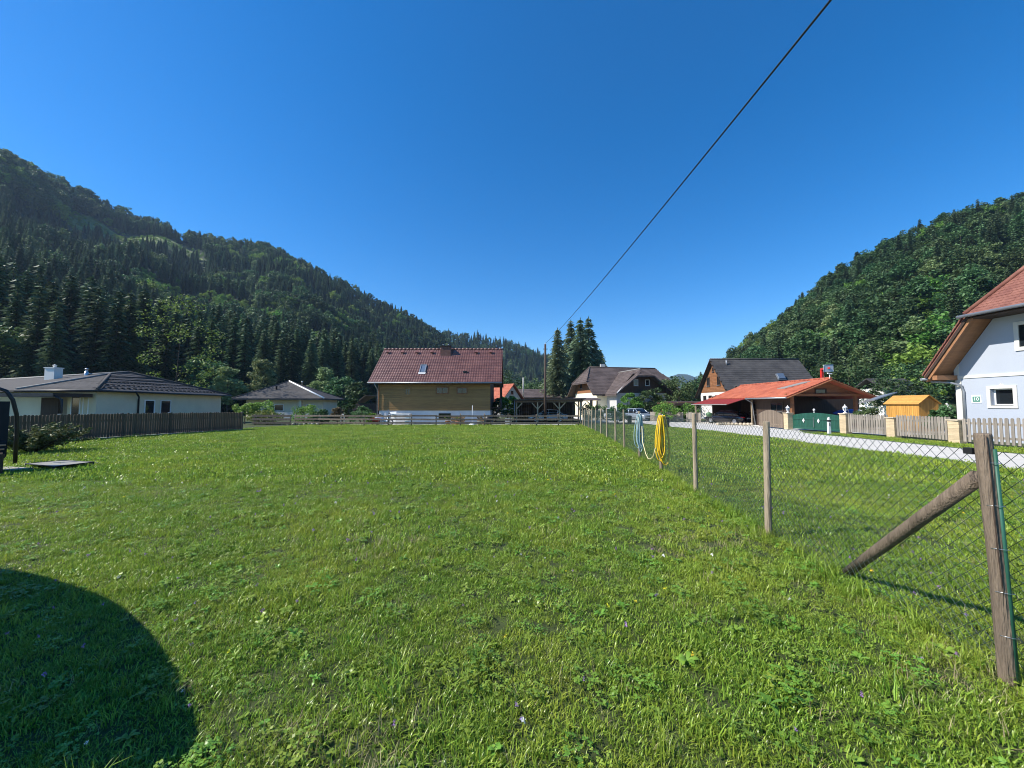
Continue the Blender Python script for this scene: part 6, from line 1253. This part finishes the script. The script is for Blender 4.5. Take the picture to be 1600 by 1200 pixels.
p = at(1296.5, 592, 30.95); t = thing('security_lamp', p, 'white floodlight on a short post at the tip of the orange gable', 'lamp'); b = MB(); b.tube([p-V(0, 0, .1), p+V(0, 0, .42)], .03, 8); b.build('post', 'plastic_white', t); b = MB(); b.bar(p+V(-.16, 0, .46), p+V(.18, 0, .41), .1, .07); b.build('head', 'plastic_white', t)
# things inside the porch
p = G(at(1325, 640, 34).x, 34); t = thing('covered_boat', p, 'blue and white tarpaulin covered boat stored under the porch', 'boat cover')
b = MB(); b.tube([p+V(-1.3, 0, 1.15), p+V(-.7, 0, 1.2), p+V(.3, 0, 1.22), p+V(1.1, 0, 1.15)], [.08, .24, .28, .20], 10); b.build('cover', 'tarp_blue', t)
for sx in (-.2, .7): b = MB(); b.tube([p+V(sx, .29*math.cos(a), 1.22+.29*math.sin(a)) for a in lin(0, 6.0, 14)], .05, 6, closed=True); b.build('strap', 'plastic_white', t)
for sx in (-.8, .7):
    b = MB(); b.bar(p+V(sx, 0, 0), p+V(sx, 0, 1.0), .08, .4, (1, 0, 0)); b.build('trestle', 'dark_timber', t)
t = thing('garden_shelter', G(29.8, 29), 'low lean-to shelter with grey roof edge right of the orange gable', 'shelter'); a, c_ = at(1367, 624, 29), at(1402, 612, 29)
b = MB(); b.slab([a, c_, c_+V(.2, 1.6, -.25), a+V(.2, 1.6, -.25)], (0, 0, -.08)); b.build('roof', 'lead_grey', t); b = MB(); b.box((c_.x-.4, 29.4, gz(29)), (c_.x+3, 29.5, 1.9)); b.build('wall', 'brown_timber', t); q = at(1393, 630, 29); b = MB(); b.bar(V(q.x, 29.2, gz(29)), V(q.x, 29.2, 2.1), .12, .12, (0, 1, 0)); b.build('post', 'post_wood', t)
h = thing('distant_house', G(52, 52), 'white house glimpsed through the trees behind the yellow hut', 'house'); p = at(1408, 612, 54); b = MB(); b.box((p.x-2.5, 54, -.3), (p.x+2.2, 58, p.z+.5)); b.build('wall', 'render_white', h); b = MB(); b.slab([V(p.x-3, 53.5, p.z+.5), V(p.x+2.7, 53.5, p.z+.5), V(p.x+2.7, 56, p.z+2), V(p.x-3, 56, p.z+2)], (0, 0, -.15)); b.slab([V(p.x-3, 58.5, p.z+.5), V(p.x+2.7, 58.5, p.z+.5), V(p.x+2.7, 56, p.z+2), V(p.x-3, 56, p.z+2)], (0, 0, -.15)); b.build('roof', 'roof_slate', h); window(h, V(p.x, 53.99, 2.0), (1, 0, 0), (0, -1, 0), 1, 1.1, 'trim_white')
sd_ = thing('shed', G(-13.5, 62), 'small dark garden shed with a sloping roof behind the timber house corner', 'shed'); p = at(568, 627, 55); b = MB(); b.box((p.x-1.5, 55, -.3), (p.x+1.6, 57, p.z-.3)); b.build('wall', 'dark_timber', sd_); b = MB(); b.slab([at(557, 628, 54.7), at(571, 617, 54.7), at(571, 617, 54.7)+V(.5, 3, 0), at(557, 628, 54.7)+V(0, 3, 0)], (0, 0, -.1)); b.build('roof', 'old_wood', sd_)

# ------------------------------------------------------------------ summer air over the valley
hm = bpy.data.materials.new('haze'); hm.use_nodes = True; hn = hm.node_tree; hn.nodes.remove(hn.nodes['Principled BSDF']); hv = hn.nodes.new('ShaderNodeVolumePrincipled')
hv.inputs['Color'].default_value = (.50, .72, 1, 1); hv.inputs['Density'].default_value = .00014; hv.inputs['Anisotropy'].default_value = .2; hn.links.new(hv.outputs[0], hn.nodes['Material Output'].inputs['Volume'])
b = MB(); b.box((-900, -60, -6), (2200, 3000, 330)); ho = b.build('haze', hm); ho['kind'] = 'stuff'; ho['label'] = 'thin summer haze filling the valley'
